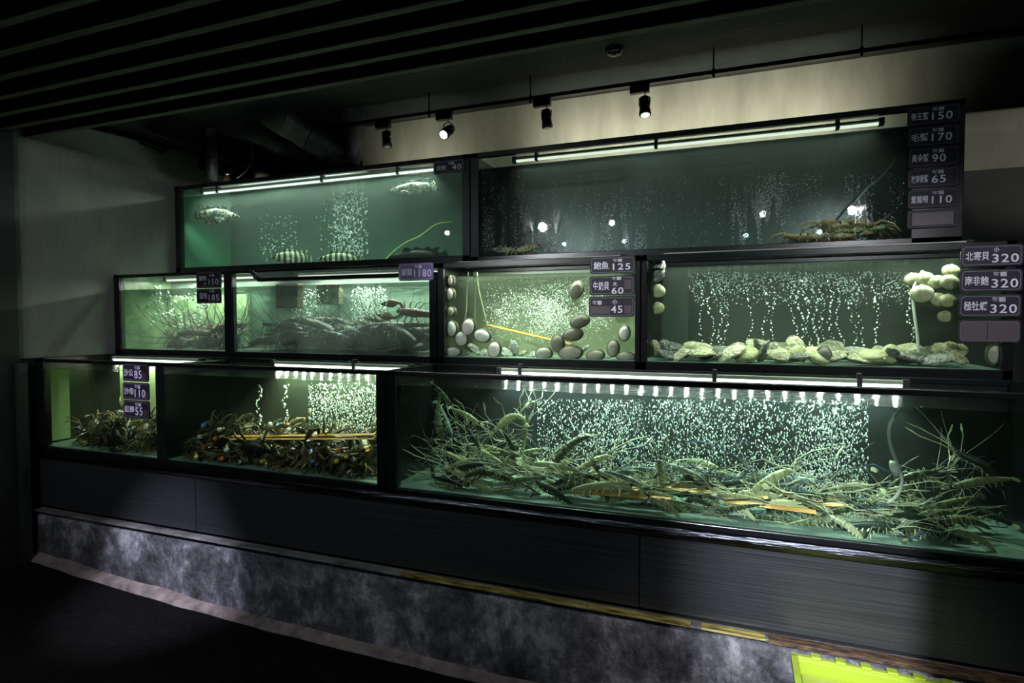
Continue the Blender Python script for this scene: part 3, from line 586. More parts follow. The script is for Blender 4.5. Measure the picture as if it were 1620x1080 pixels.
def put(protos, i, pos, head, up, s, label, group, key=None, zfit=True, sq=1):
    if i not in used: o = protos[i]; used.add(i)
    else: o = clone(protos[i])
    orient(o, pos, head, up, s); o['label'] = label; o['group'] = group
    if sq != 1: o.matrix_world = o.matrix_world @ Matrix.Diagonal((1, sq, 1, 1))
    key = key or {'river prawns in the long tank': 'BR', 'lobsters in the cloudy tank': 'ML', 'shellfish in the clam tank': 'MR', 'small shells in the abalone tank': 'MM', 'crabs heaped in the bottom tank': 'BL'}.get(group)
    if key == 'BL': key = 'BLa' if pos[0] < -2.9 else 'BLb'
    if key == 'ML': key = 'MLa' if pos[0] < -2.92 else 'MLb'
    if key: fit(o, key, zfit)
    return o
GP = 'river prawns in the long tank'
def pp(px, py, d): return P(px, py, d)
for i, px, py, d, ang, yaw, up, s, lb in [
    (2, 792, 668, 2.40, 228, -10, (-.5, -.2, .8), .165, 'pale yellow prawn swimming alone with a hooked tail, nearest the water line'),
    (3, 690, 672, 2.36, -52, -25, (.5, -.6, .4), .20, 'large blue-grey prawn diving head down near the black post'),
    (1, 738, 700, 2.38, 118, -15, (.6, -.6, 0), .15, 'slender banded prawn standing on its fanned tail beside the blue-grey one'),
    (4, 644, 690, 2.42, -82, 10, (-.3, -.9, 0), .19, 'dim striped prawn hanging head down against the black post'),
    (1, 832, 690, 2.52, 92, 20, (0, 1, 0), .16, 'shaded prawn hanging upright just before the bubble curtain'),
    (1, 794, 716, 2.34, 115, -10, (.5, -.7, .2), .17, 'pale prawn rearing head up below the yellow swimmer'),
    (4, 884, 726, 2.33, 232, -15, (-.6, -.3, .6), .19, 'dark olive prawn diving into the heap at the edge of the bubbles'),
    (3, 996, 745, 2.45, 200, 15, (0, -.4, 1), .18, 'pale blue-grey prawn hovering level in front of the bubble curtain'),
    (1, 1044, 752, 2.36, 95, -30, (.1, 1, .2), .20, 'prawn rearing straight up with its belly to the glass'),
    (3, 1235, 768, 2.45, 165, -10, (0, -.5, 1), .23, 'long bluish prawn stretched level above the orange slats'),
    (1, 1548, 712, 2.45, 152, 10, (.3, -.2, 1), .17, 'slim pale prawn swimming with long arms in the dark clear water'),
    (4, 1448, 752, 2.50, 12, 20, (0, -.4, 1), .17, 'dim prawn drifting behind the suction disc and air tube'),
    (1, 1503, 760, 2.52, 80, 20, (.8, .4, .2), .15, 'dim prawn standing upright behind the long-armed swimmer'),
    (0, 1608, 768, 2.42, 195, -10, (0, -.3, 1), .17, 'prawn at the far end reaching its thin arms along the heap'),
    (4, 655, 755, 2.34, 96, 0, (.4, -.8, 0), .18, 'dull prawn propped upright in the corner under the hanging striped one'),
    (0, 838, 640, 2.64, 60, 50, (0, 1, 0), .08, 'faint prawn high up against the back beside the bubble curtain'),
    (0, 752, 655, 2.62, -40, 30, (0, -.5, 1), .14, 'faint prawn in the shade behind the tangle of feelers'),
    (0, 703, 618, 2.55, -60, 20, (.3, -.3, .8), .12, 'small prawn touching the water line near the black post'),
    (3, 1105, 765, 2.36, 35, -30, (-.3, -.6, .7), .17, 'pale prawn with splayed legs beside the one rearing with its belly out'),
    (4, 950, 764, 2.32, 130, -20, (.6, -.3, .6), .19, 'dark backed prawn nose up before the orange slats'),
    (3, 1480, 818, 2.36, 190, -10, (0, -.3, 1), .21, 'big blue prawn lying over an orange clip in the heap'),
    (0, 1350, 812, 2.33, 158, -15, (.1, -.5, 1), .22, 'dark spotted prawn with two navy claws near the front glass'),
    (4, 1085, 806, 2.32, 205, -12, (0, -.4, 1), .22, 'broad green-backed prawn pressed close to the front glass'),
    (4, 1010, 790, 2.34, 170, -5, (0, -.3, 1), .21, 'green prawn lying level in front of the first orange slats'),
    (1, 792, 756, 2.31, 165, -15, (.2, -.6, .8), .20, 'olive prawn lying under the pale rearing prawn'),
    (0, 712, 745, 2.31, 20, -10, (0, -.6, .8), .19, 'grey-green prawn lying under the banded standing prawn')]:
    put(PR, i, pp(px, py, d), idir(ang, yaw), up, s*1.12, lb, GP)
rp = random.Random(11)
rows = [('foremost', 2.29, .80, 25), ('front', 2.33, .812, 21), ('second', 2.40, .825, 21), ('third', 2.48, .835, 19), ('back', 2.58, .845, 17)]
for rn, yy, zz, cnt in rows:
    for k in range(cnt):
        x = -1.33 + (.93+1.33)*(k+.5)/cnt + rp.uniform(-.03, .03); lay = rp.choice((0, 0, .03)) if rn == 'foremost' else rp.choice((0, .02, .045, .085)) if rn != 'front' else rp.choice((0, .02, .05))
        x = min(x, .90); a = rp.choice((0, 180)) + rp.uniform(-28, 28); yaw = rp.uniform(-35, 35) if rn != 'foremost' else rp.uniform(-8, 8)
        put(PR, rp.choice((0, 1, 4, 0, 1, 0, 3, 4, 0, 1)), (x, yy+rp.uniform(-.02, .03), zz+lay), idir(a, yaw), (rp.uniform(-.5, .5), rp.uniform(-.9, .2), rp.uniform(.3, 1)), rp.uniform(.18, .25) if rn != 'foremost' else rp.uniform(.15, .19),
            'river prawn in the %s layer of the heap, %s from the black centre post' % (rn, ORD[k]), GP, sq=.42 if rn == 'foremost' else .6 if rn == 'front' else .8)

# --- banded crab, head towards +x
CRS = noisy('crab_shell', [(.38, (.010, .011, .004)), (.58, (.07, .06, .02)), (.75, (.24, .20, .07))], (1, 1, 1), 9, 4, .3, .15, 30, rand=.35)
CRL = noisy('crab_limb', [(.40, (.012, .013, .005)), (.70, (.20, .15, .05))], (1, 1, 1), 6, 3, .35, rand=.4)
BANDS = [mat('band_white', (.75, .75, .62), .5), mat('band_yellow', (.85, .68, .08), .5), mat('band_blue', (.12, .32, .75), .5), mat('band_orange', (.75, .25, .06), .5)]
def make_crab(band, seed=0, shell=CRS, limb=CRL, spiny=False):
    rd = random.Random(seed); t = thing('crab', 'x', 'crab')
    def fn(d):
        k = 1 + (.16*max(0, abs(d.y)-.75)/.25 if abs(d.z) < .5 else 0) - .10*max(0, -d.x)
        if spiny: k += .12*max(0, noise.noise(d*9))
        return k*(1 + .03*noise.noise(d*6))
    MB().ball((0, 0, 0), (.34, .5, .16), 26, 14, fn).build('carapace', shell, t)
    for s in (-1, 1):
        MB().sweep([(.30, s*.10, .05), (.36, s*.11, .08)], .018, 6).ball((.37, s*.112, .09), .024, 8, 6).build('eye', EYE_M, t)
        for j in range(4):
            an = R(62 - 38*j); d = V((cos(an)*.35-.05, s*1, 0)).normalized() if j < 3 else V((-.75, s*.7, 0)).normalized()
            d = V((cos(R(75+28*j)), s*sin(R(75+28*j)), 0)); k = V((.12-.13*j, s*.38, -.04)); kn = k + d*.36 + V((0, 0, .16+.05*rd.random())); m2 = kn + d*.26 + V((0, 0, -.10)); ft = m2 + d*.17 + V((0, 0, -.20))
            MB().sweep([k, k.lerp(kn, .6), kn, m2, ft], [(.045, .030), (.055, .034), (.040, .028), (.034, .022), (.006, .006)], 7).build('leg', limb, t)
        c0 = V((.22, s*.30, -.02)); e = V((.36, s*.58, .02)); w1 = V((.56, s*.42, 0)); tp = V((.66, s*.06, -.01))
        ca = MB().sweep([c0, e, e.lerp(w1, .6), w1, w1.lerp(tp, .45), tp], [(.06, .05), (.075, .06), (.06, .05), (.10, .075), (.095, .07), (.012, .012)], 9).build('claw', limb, t)
        if band is not None:
            q = w1.lerp(tp, .12); dd = (tp-w1).normalized(); MB().sweep([q-dd*.08, q-dd*.03, q+dd*.03, q+dd*.08], [(.114, .090), (.122, .098), (.122, .098), (.112, .088)], 12, cap=False).sweep([e.lerp(w1, .5)-V((.02, 0, 0)), e.lerp(w1, .5)+V((.03, -s*.02, 0))], [(.075, .068)]*2, 10, cap=False).build('tie_band', band, ca)
    return t
CR = [make_crab(BANDS[0], 1), make_crab(BANDS[1], 2), make_crab(BANDS[2], 3), make_crab(None, 4), make_crab(BANDS[3], 5)]
used.clear(); rc = random.Random(5)
for zone, x0, x1, n, lb, zt in (('a', -3.80, -2.99, 7, 'narrow crab compartment', .06), ('b', -2.80, -1.56, 11, 'wide crab compartment', .09)):
    for rn, yy, zz in (('front', 2.29, .80), ('middle', 2.41, .83), ('back', 2.55, .85)):
        for lay in (0, 1) if zone == 'b' else (0,) if rn == 'front' else (0, 1):
            m_ = n if lay == 0 else n-2
            for k in range(m_):
                x = lerp(x0+.04, x1-.04, (k+.5*(1 if lay else rc.random()*.5+.25))/m_) if m_ else x0
                z = zz + lay*.065 + rc.uniform(-.01, .02)
                bi = rc.choice((3, 3, 3, 3, 0, 1, 4, 2, 3) if zone == 'b' else (3, 3, 3, 3, 3, 0))
                put(CR, bi, (x, yy+rc.uniform(-.02, .03), z), (rc.uniform(-1, 1), rc.uniform(-1, .1), rc.uniform(-.5, .5)), (rc.uniform(-.7, .7), rc.uniform(-.9, .3), rc.uniform(.2, 1)), rc.uniform(.105, .145),
                    'crab in the %s %s row of the %s, %s along' % ('upper' if lay else 'lower', rn, lb, ORD[k]), 'crabs heaped in the bottom tank')
for i, px, py, d, an, lb in ((0, 337, 682, 2.40, 30, 'crab with a bright white band topmost on the heap, nearest the divider'), (0, 362, 684, 2.42, -30, 'crab with a bright white band topmost on the heap, beside the orange pipe end'), (0, 392, 688, 2.44, -30, 'white-banded crab touching the end of the orange pipe'),
    (1, 556, 708, 2.36, 5, 'crab with a bright yellow band lying on the heap below the fine bubbles'), (1, 531, 737, 2.30, 40, 'yellow-banded crab low at the front glass near the centre post'), (2, 496, 739, 2.30, 150, 'crab with a blue band low at the front glass'), (4, 350, 716, 2.31, 10, 'crab with an orange band low at the front glass near the divider')):
    put(CR, i, pp(px, py+6, d), idir(an, -50), (0, -.5, 1), .13, lb, 'crabs heaped in the bottom tank')
# crabs of the wet glass tank
CO = noisy('crab_orange', [(.3, (.25, .18, .08)), (.7, (.65, .50, .26))], (1, 1, 1), 7, 5, .5, .4, 40); CG = noisy('crab_green', [(.3, (.14, .22, .06)), (.7, (.40, .52, .22))], (1, 1, 1), 7, 5, .5, .3, 40)
CP2 = noisy('crab_pale', [(.3, (.30, .27, .25)), (.7, (.60, .55, .48))], (1, 1, 1), 7, 5, .5, .3, 40)
for sh, px, py, d, hd, s, lb, sp in ((CO, 1278, 388, 3.30, (-.4, -1, 0), .16, 'spiny orange-brown crab on the wet tank floor beside the slanting hose', True), (CO, 1338, 388, 3.32, (.4, -1, 0), .17, 'flat spiny orange crab between the hose foot and the big crab', True),
    (CO, 1425, 377, 3.36, (-.3, -1, .2), .21, 'big tan crab leaning up under the column of six tags', False), (CG, 1482, 375, 3.30, (.2, -1, .1), .15, 'bright green crab beside the dark box under the blank tag', False), (CP2, 788, 406, 3.28, (-.8, -.6, 0), .12, 'pale crab on the wet tank floor beside the centre post', True), (CO, 822, 408, 3.29, (.9, -.5, 0), .13, 'pinkish orange crab with spiny legs next to the pale crab', True)):
    c = make_crab(None, int(px), sh, sh, sp); orient(c, pp(px, py-3, d) + V((0, 0, .03)), hd, (0, -.35, 1), s); c['label'] = lb; c['group'] = 'crabs in the wet glass tank'; fit(c, 'TR')

# --- lobster, head towards +x, body 1 long
LBD = noisy('lobster_dark', [(.3, (.004, .005, .005)), (.62, (.018, .015, .011)), (.8, (.09, .07, .04))], (2, 2, 2), 5, 5, .4, .3, 30, rand=.3)
LBB = noisy('lobster_brown', [(.3, (.018, .007, .003)), (.7, (.09, .035, .012))], (2, 2, 2), 5, 5, .45, .3, 30, rand=.3)
LBR = noisy('lobster_orange', [(.3, (.03, .008, .005)), (.55, (.17, .032, .010)), (.8, (.30, .09, .03))], (2, 2, 2), 4, 5, .4, .3, 30)
def make_lobster(m_, claws=True, band=None, ant=.9, seed=0, big=1):
    rd = random.Random(seed); t = thing('lobster', 'x', 'lobster'); N = 26; pts = []; rad = []
    for i in range(N):
        u = i/(N-1); x = -.5+u; z = -.10*max(0, (.35-u)/.35)**2; pts.append((x, 0, z))
        if u > .55: q = (u-.55)/.45; r = .105*math.sqrt(max(.03, 1-q*q*.93))
        else: r = lerp(.062, .095, u/.55)*(.93+.13*((u*12) % 1))
        rad.append((r, r*.85))
    MB().sweep(pts, rad, 12).build('body', m_, t)
    m = MB()
    for an in (-.8, -.4, 0, .4, .8): m.sweep([(-.49, 0, -.10), V((-.49, 0, -.10))+V((-cos(an), sin(an), -.1))*.10, V((-.49, 0, -.10))+V((-cos(an), sin(an), -.15))*.16], [(.015, .008), (.038, .008), (.012, .004)], 8)
    m.build('tail_fan', m_, t)
    for s in (-1, 1):
        MB().ball((.45, s*.045, .04), .018, 8, 6).build('eye', EYE_M, t)
        MB().sweep(crv((.47, s*.03, .02), (.47+ant*.6, s*(.15+.3*rd.random()), .25+ant*.6), (.1, s*.06, .05), 10), [lerp(.010 if not claws else .006, .0025, i/9) for i in range(10)], 5).build('antenna', m_, t)
        for j in range(4):
            k = V((.34-.09*j, s*.06, -.04)); kn = k + V((.06-.06*j, s*.17, .07)); ft = kn + V((.03-.05*j, s*.12, -.17))
            MB().sweep([k, kn, kn.lerp(ft, .5)+V((0, s*.02, .01)), ft], [.014, .013, .010, .004], 6).build('leg', m_, t)
        if claws:
            c0 = V((.38, s*.06, -.02)); e = V((.46, s*.18, .02)); w1 = V((.53, s*.19, .02)); tp = V((.92, s*.13, 0))
            c = MB().sweep([c0, e, w1, w1.lerp(tp, .25), w1.lerp(tp, .6), tp], [(.026, .022), (.036, .03), (.04, .03), (.078*big, .045), (.060*big, .036), (.010, .008)], 10).build('claw', m_, t)
            if band: q = w1.lerp(tp, .60); MB().sweep([q-V((.018, 0, 0)), q+V((.018, 0, 0))], [(.066*big, .042)]*2, 12, cap=False).build('claw_band', band, c)
    return t
LB = [make_lobster(LBD, True, BANDS[0], .9, 1), make_lobster(LBD, True, None, .5, 2), make_lobster(LBB, False, None, 1.0, 3), make_lobster(LBD, True, BANDS[2], .6, 4)]
used.clear(); rl = random.Random(9); GL = 'lobsters in the cloudy tank'
sp = make_lobster(LBD, False, None, .9, 8); orient(sp, pp(336, 512, 2.85), (.25, -.5, .45), (-.5, -.4, .6), .26); sp['label'] = 'dark spiny lobster raising long feelers under the dim 185 tag'; sp['group'] = GL; fit(sp, 'MLa')
rb = make_lobster(LBR, True, mat('claw_band_pale', (.72, .66, .55), .5), .35, 12, 1.35); orient(rb, pp(662, 490, 2.86), (-1, -.15, .10), (-.15, -.75, .5), .28); fit(rb, 'MLb'); rb['label'] = 'big orange lobster with pale bands round both claws, resting on the dark heap'; rb['group'] = GL
for k in range(18):
    put(LB, 2, (-3.80 + .044*k, 2.83 + .07*(k % 4), 1.42 + .045*(k % 3)), (rl.uniform(-1, 1), rl.uniform(-.6, .6), rl.uniform(-.3, .6)), (rl.uniform(-.4, .4), rl.uniform(-.8, .2), 1), rl.uniform(.28, .36), 'brown spiny lobster in the murky compartment, %s along from the wall' % ORD[k], GL)
for rn, yy, n, zz in (('front', 2.82, 9, 1.42), ('middle', 2.91, 9, 1.46), ('rear', 3.0, 8, 1.49)):
    for k in range(n):
        for lay in (0, 1):
            if lay and (k+len(rn)) % 2: continue
            x = -2.76 + 1.20*(k+.5)/n
            put(LB, rl.choice((0, 1, 1, 3)), (x, yy+rl.uniform(-.02, .02), zz+lay*.065+rl.uniform(-.01, .01)), (rl.choice((-1, 1)), rl.uniform(-.5, .5), rl.uniform(-.25, .25)), (rl.uniform(-.4, .4), rl.uniform(-.6, .2), 1), rl.uniform(.30, .38),
                'dark lobster in the %s row of the heap, %s%s from the divider' % (rn, 'on top, ' if lay else 'underneath, ', ORD[k]), GL)

# --- groupers, head towards +x
GRP = noisy('grouper_skin', [(.48, (.015, .018, .014)), (.56, (.42, .42, .30)), (.70, (.70, .69, .54))], (1, 1, 1), 13, 3, .45, .2, 30, dist=1.4)
GRS = bpy.data.materials.new('grouper_striped'); GRS.use_nodes = True
def _gs():
    m = GRS; b = m.node_tree.nodes['Principled BSDF']; wv = nd(m, 'ShaderNodeTexWave'); wv.inputs['Scale'].default_value = 2.6; wv.inputs['Distortion'].default_value = 3; wv.inputs['Detail'].default_value = 2
    lk(m, coords(m), wv.inputs['Vector']); lk(m, ramp(m, wv.outputs['Fac'], [(.4, (.03, .035, .02)), (.6, (.62, .62, .42))]), b.inputs['Base Color']); b.inputs['Roughness'].default_value = .45
_gs()
def make_fish(m_, fat=1):
    t = thing('grouper', 'x', 'fish'); N = 22; pts = []; rad = []
    for i in range(N):
        u = i/(N-1); pts.append((-.42+.84*u, .03*sin(u*4), 0))
        h = .155*fat*(sin(pi*min(1, (u*.86+.16)))**.75 if u < .98 else .25); h = max(h, .045); 
        if u > .86: h *= 1-((u-.86)/.14)**2*.72
        rad.append((h*.62, h))
    MB().sweep(pts, rad, 14).build('body', m_, t)
    def fin(nm, base, tip, th=.008):
        n = len(base); MB().add([(x, y-th/2, z) for x, y, z in base+tip] + [(x, y+th/2, z) for x, y, z in base+tip], [(i, i+1, n+i+1, n+i) for i in range(n-1)] + [(2*n+i, 3*n+i, 3*n+i+1, 2*n+i+1) for i in range(n-1)] + [(n+i, n+i+1, 3*n+i+1, 3*n+i) for i in range(n-1)] + [(0, n, 3*n, 2*n), (n-1, 3*n-1, 4*n-1, 2*n-1)]).build(nm, m_, t, smooth=False)
    fin('dorsal_fin', [(.18-.06*i, .02, .13*fat-.012*max(0, i-4)) for i in range(10)], [(.14-.065*i, .02, (.19 + .03*sin(i*2.4))*fat) for i in range(10)])
    fin('tail_fin', [(-.41, -.02, -.04+.02*i) for i in range(5)], [(-.56+.02*abs(i-2), -.02, -.11+.055*i) for i in range(5)])
    fin('anal_fin', [(-.12-.05*i, .0, -.10*fat+.012*i) for i in range(5)], [(-.16-.055*i, 0, -.19*fat+.012*i) for i in range(5)])
    for s in (-1, 1):
        MB().sweep([(.14, s*.08, -.03), (.04, s*.15, -.06), (-.06, s*.18, -.08)], [(.01, .02), (.01, .06), (.006, .03)], 8).build('pectoral_fin', m_, t)
        MB().ball((.33, s*.062*fat, .045), .017, 10, 7).build('eye', EYE_M, t)
    MB().sweep([(.40, -.045, -.02), (.435, 0, -.018), (.40, .045, -.02)], .008, 6).build('mouth', EYE_M, t)
    return t
for m_, px, py, d, hd, up, s, fat, lb in ((GRP, 349, 342, 3.30, (1, .15, -.05), (0, -.35, 1), .40, .95, 'black and white mottled grouper near the bright green tank end'), (GRP, 648, 298, 3.29, (-1, -.05, -.03), (0, -.35, 1), .34, .72, 'slim spotted grouper swimming under the 40 tag'),
    (GRS, 457, 408, 3.32, (-.5, -.8, 0), (0, -.2, 1), .30, 1.1, 'striped grouper resting on the tank floor beside the bubble column'), (GRS, 533, 410, 3.30, (-.8, -.5, 0), (0, -.2, 1), .30, 1.0, 'banded grouper lying at the foot of the bubble column'),
    (LBD, 655, 413, 3.30, (-1, -.2, 0), (0, -.4, 1), .42, .8, 'dark lumpy fish lying on the tank floor above the violet tag')):
    f = make_fish(m_, fat); orient(f, pp(px, py, d), hd, up, s); f['label'] = lb; f['group'] = 'fish in the green tank'; fit(f, 'TL')

# --- abalones: dark shell, pale oval foot turned to the glass
ABS = noisy('abalone_shell', [(.3, (.03, .03, .025)), (.7, (.16, .14, .11))], (1, 1, 1), 10, 5, .5, .5, 30); 
def foot(n, a, b): return noisy(n, [(.3, a), (.7, b)], (1, 1, 1), 9, 4, .6, .15, 30)
FT = {'w': foot('foot_white', (.50, .50, .45), (.74, .72, .66)), 'p': foot('foot_pink', (.50, .42, .38), (.72, .64, .58)), 'd': foot('foot_dark', (.10, .09, .065), (.22, .20, .15)), 'g': foot('foot_grey', (.24, .22, .17), (.42, .39, .31))}
def abalone(px, py, w_, h_, ang, kind, label, d=2.775, group='abalones on the glass'):
    c = P(px, py, d); k = (P(px+1, py, d) - P(px, py, d)).x; kz = (P(px, py, d) - P(px, py+1, d)).z
    t = thing('abalone', label, 'shellfish', c, group); w_ *= k*.5; h_ *= kz*.5; a = R(ang)
    def el(m, W, H, y0, y1, fn):
        vs = []; n = 24; rings = 5
        for j in range(rings+1):
            q = j/rings
            for i in range(n):
                th = 2*pi*i/n; rr = q*fn(th); u = W*rr*cos(th); v = H*rr*sin(th); vs.append((u*cos(a)-v*sin(a), y0 + (y1-y0)*(q**3), u*sin(a)+v*cos(a)))
        m.add(vs, [(j*n+i, j*n+(i+1) % n, (j+1)*n+(i+1) % n, (j+1)*n+i) for j in range(rings) for i in range(n)])
    fn = lambda th: 1 + .05*sin(th*2+1) + .03*noise.noise(V((cos(th)*2+px, sin(th)*2, py)))
    m = MB(); el(m, w_*1.22, h_*1.22, .012, .020, fn); n = 24
    m.ball((0, .036, 0), (max(w_, h_)*1.05, .024, min(w_, h_)*1.05), 16, 9)
    m.v[-(10*16):] = [(x*cos(a if w_ > h_ else a+pi/2)-z*sin(a if w_ > h_ else a+pi/2), y+.01, x*sin(a if w_ > h_ else a+pi/2)+z*cos(a if w_ > h_ else a+pi/2)) for x, y, z in m.v[-(10*16):]]
    m.build('shell', ABS, t); m = MB(); el(m, w_, h_, -.004, .010, fn); m.build('foot', FT[kind], t); return t
for q in [(711, 443, 7, 16, 0, 'p', 'highest small pale abalone on the glass edge by the centre post'), (709.5, 465, 11, 19, 0, 'p', 'pinkish abalone second down the glass edge by the centre post'), (711, 493, 11, 15, 0, 'g', 'greyish abalone third down the glass edge by the centre post'),
    (712, 520, 15, 25, 5, 'w', 'bluish white abalone upright low on the edge by the centre post'), (739, 517, 18, 26, -10, 'p', 'pinkish white abalone standing highest of the pale cluster'), (728, 536, 17, 22, 30, 'w', 'white tilted abalone in the middle of the pale cluster'),
    (761, 531, 23, 20, -15, 'w', 'broad white abalone at the end of the pale cluster near the orange slat'), (780, 553, 18, 25, -10, 'p', 'pink-brown abalone standing on the tank floor beside the pale cluster'), (714.5, 557, 23, 15, 5, 'w', 'flat white abalone on the floor corner by the centre post'),
    (859, 559, 23, 19, 0, 'g', 'grey-brown round abalone at the foot of the orange slat'), (881, 543, 18, 26, 10, 'd', 'dark upright abalone covering the end of the orange slat'), (905, 529, 27, 19, 5, 'd', 'dark level abalone under the leaning one'),
    (916, 508, 27, 19, 15, 'd', 'dark leaning abalone stacked above the level one'), (911, 458, 18, 27, -20, 'd', 'lone dark abalone high on the glass beside the tags'), (901, 558, 33, 21, 0, 'g', 'widest grey-brown abalone on the tank floor'),
    (941, 562, 25, 16, 5, 'g', 'half sunken grey abalone on the floor below the 45 tag'), (969, 551, 17, 25, 0, 'g', 'upright grey abalone near the clam tank post'), (989, 564, 27, 14, -5, 'g', 'flat pinkish grey abalone in the floor corner by the clam tank post'),
    (987, 527, 16, 23, 0, 'w', 'pale upright abalone below the tags by the clam tank post')]:
    abalone(*q)
abalone(1304, 563, 22, 28, 0, 'd', 'dark round abalone standing among the clams at the front glass', group='abalones in the clam tank')
abalone(1577, 561, 24, 30, 0, 'g', 'round grey abalone on the glass beside the dark end box', group='abalones in the clam tank')

# --- clams and oysters
CLM = noisy('clam_shell', [(.3, (.20, .21, .10)), (.55, (.38, .39, .20)), (.75, (.56, .57, .36))], (1, 1, 1), 5, 5, .5, .4, 18, rand=.3)
OYM = noisy('oyster_shell', [(.32, (.05, .05, .035)), (.5, (.26, .25, .16)), (.70, (.58, .56, .38))], (1, 1, 1), 4, 8, .6, .9, 10, rand=.3, dist=1)
OYD = noisy('oyster_grey', [(.28, (.03, .035, .03)), (.5, (.18, .19, .17)), (.72, (.50, .52, .46))], (1, 1, 1), 4, 8, .6, .9, 10, rand=.3, dist=1)
def make_clam(seed):
    t = thing('clam', 'x', 'shellfish')
    for s in (-1, 1):
        def fn(d): return (1 - .10*max(0, d.x)**2) * (1 + .012*sin(18*(1-d.x))) * (1 if d.z*s > -.05 else .0 + .9)
        m = MB(); vs = 24
        m.ball((0, 0, 0), (.44, .5, .22), 24, 14, fn); m.v = [(x, y, max(z, 0)*1 + .004 if s > 0 else min(z, 0) - .004) for x, y, z in m.v]; m.build('shell_half', CLM, t)
    MB().ball((.40, 0, 0), (.05, .07, .05), 10, 7).build('hinge', CLM, t); return t
def make_oyster(seed, m_):
    t = thing('oyster', 'x', 'shellfish')
    for s in (-1, 1):
        def fn(d): return 1 + .25*noise.noise(V((d.x*1.6+seed, d.y*1.6, s))) + .06*noise.noise(V((d.x*6, d.y*6+seed, d.z*6))) + .20*max(0, d.x)
        m = MB(); m.ball((0, 0, 0), (.5, .34, .15 if s > 0 else .10), 26, 14, fn); m.v = [(x, y, (max(z, 0)+.012*noise.noise(V((x*14, y*14, seed)))) + .006 if s > 0 else min(z, 0)) for x, y, z in m.v]; m.build('shell_half', m_, t)
    return t
CM = [make_clam(1), make_clam(2)]; OY = [make_oyster(3, OYM), make_oyster(5, OYD), make_oyster(8, OYM), make_oyster(11, OYD)]; ALLS = CM + OY; used.clear()
def shell_px(i, px, py, wpx, ang, label, d=2.80, tilt=(0, -1, .15), group='shellfish in the clam tank', head=None):
    k = (P(px+1, py, d) - P(px, py, d)).x; return put(ALLS, i, P(px, py, d), head or idir(ang, 5), tilt, wpx*k*1.0, label, group)
for i, px, py, w_, an, d, lb in [
    (0, 1444, 441, 28, 100, 2.84, 'clam on the end wall, farthest from the tags in the top row of the cluster'), (0, 1463, 440, 30, 95, 2.82, 'clam behind the air hose at the top of the cluster'), (1, 1481, 446, 30, 120, 2.81, 'greenish clam in the middle of the cluster top'), (0, 1502, 446, 34, 70, 2.80, 'clam of the cluster nearest the 320 tags'),
    (0, 1504, 428, 30, 80, 2.83, 'clam reaching above the water line by the tags'), (1, 1458, 464, 40, 92, 2.79, 'largest pale clam of the cluster, below the top row'), (0, 1484, 473, 30, 60, 2.80, 'round wrinkled clam in the lower part of the cluster'), (1, 1499, 475, 30, 85, 2.79, 'narrow clam standing beside the wrinkled one'), (0, 1495, 500, 26, 80, 2.80, 'lowest round clam of the cluster'),
    (0, 1035, 460, 26, 75, 2.80, 'upper of two yellow-green clams by the divider post'), (1, 1034, 487, 24, 90, 2.80, 'lower of two yellow-green clams by the divider post'), (1, 1098, 551, 24, 40, 2.82, 'yellow-green clam leaning on the dark partition foot'), (0, 1485, 552, 30, 120, 2.84, 'clam leaning back under the low cluster, first of three'),
    (1, 1502, 550, 30, 95, 2.82, 'clam standing on edge, the middle one of three'), (0, 1519, 553, 28, 70, 2.84, 'clam standing on edge, third of three towards the end box'), (0, 1408, 560, 38, 165, 2.84, 'smooth white clam bulging above the oyster bed'), (1, 1258, 560, 30, 150, 2.84, 'pale round clam above the oysters before the standing abalone')]:
    shell_px(i, px, py, w_, an, lb, d)
for i, px, py, w_, an, d, lb in [(3, 1039, 430, 34, 85, 2.80, 'big grey oyster stuck high by the divider post'), (3, 1049, 551, 26, 80, 2.82, 'grey oyster standing near the divider post'), (2, 1032, 552, 24, 100, 2.80, 'pale oyster wedged against the divider post')]:
    shell_px(i, px, py, w_, an, lb, d)
rs = random.Random(21)
for rn, d, z, n in (('front', 2.81, 1.385, 17), ('second', 2.90, 1.395, 15), ('back', 3.02, 1.41, 12)):
    for k in range(n):
        x = lerp(-.29, .93, (k+.5)/n)
        put(ALLS, rs.choice((2, 3, 4, 5, 2, 4, 1)) if rn != 'x' else 2, (x, d+rs.uniform(-.02, .02), z+rs.uniform(0, .018)), (rs.uniform(-1, 1), rs.uniform(-.4, .4), rs.uniform(-.2, .25)), (rs.uniform(-.3, .3), rs.uniform(-.8, -.1), 1), rs.uniform(.085, .145),
            'shell in the %s row of the clam bed, %s from the divider post' % (rn, ORD[k]), 'shellfish in the clam tank')
for k, (px, py) in enumerate([(735, 560), (750, 552), (765, 562), (795, 560), (812, 553), (825, 558), (842, 562), (925, 552), (955, 565), (800, 566)]):
    put(ALLS, rs.choice((2, 3, 5, 3)), P(px, py, 2.84+.03*(k % 3)), (rs.uniform(-1, 1), -.2, rs.uniform(-.2, .5)), (rs.uniform(-.3, .3), -.7, 1), rs.uniform(.06, .09), 'small rough shell on the abalone tank floor, %s from the centre post' % ORD[[0, 1, 2, 3, 5, 6, 7, 8, 9, 4][k]], 'small shells in the abalone tank')

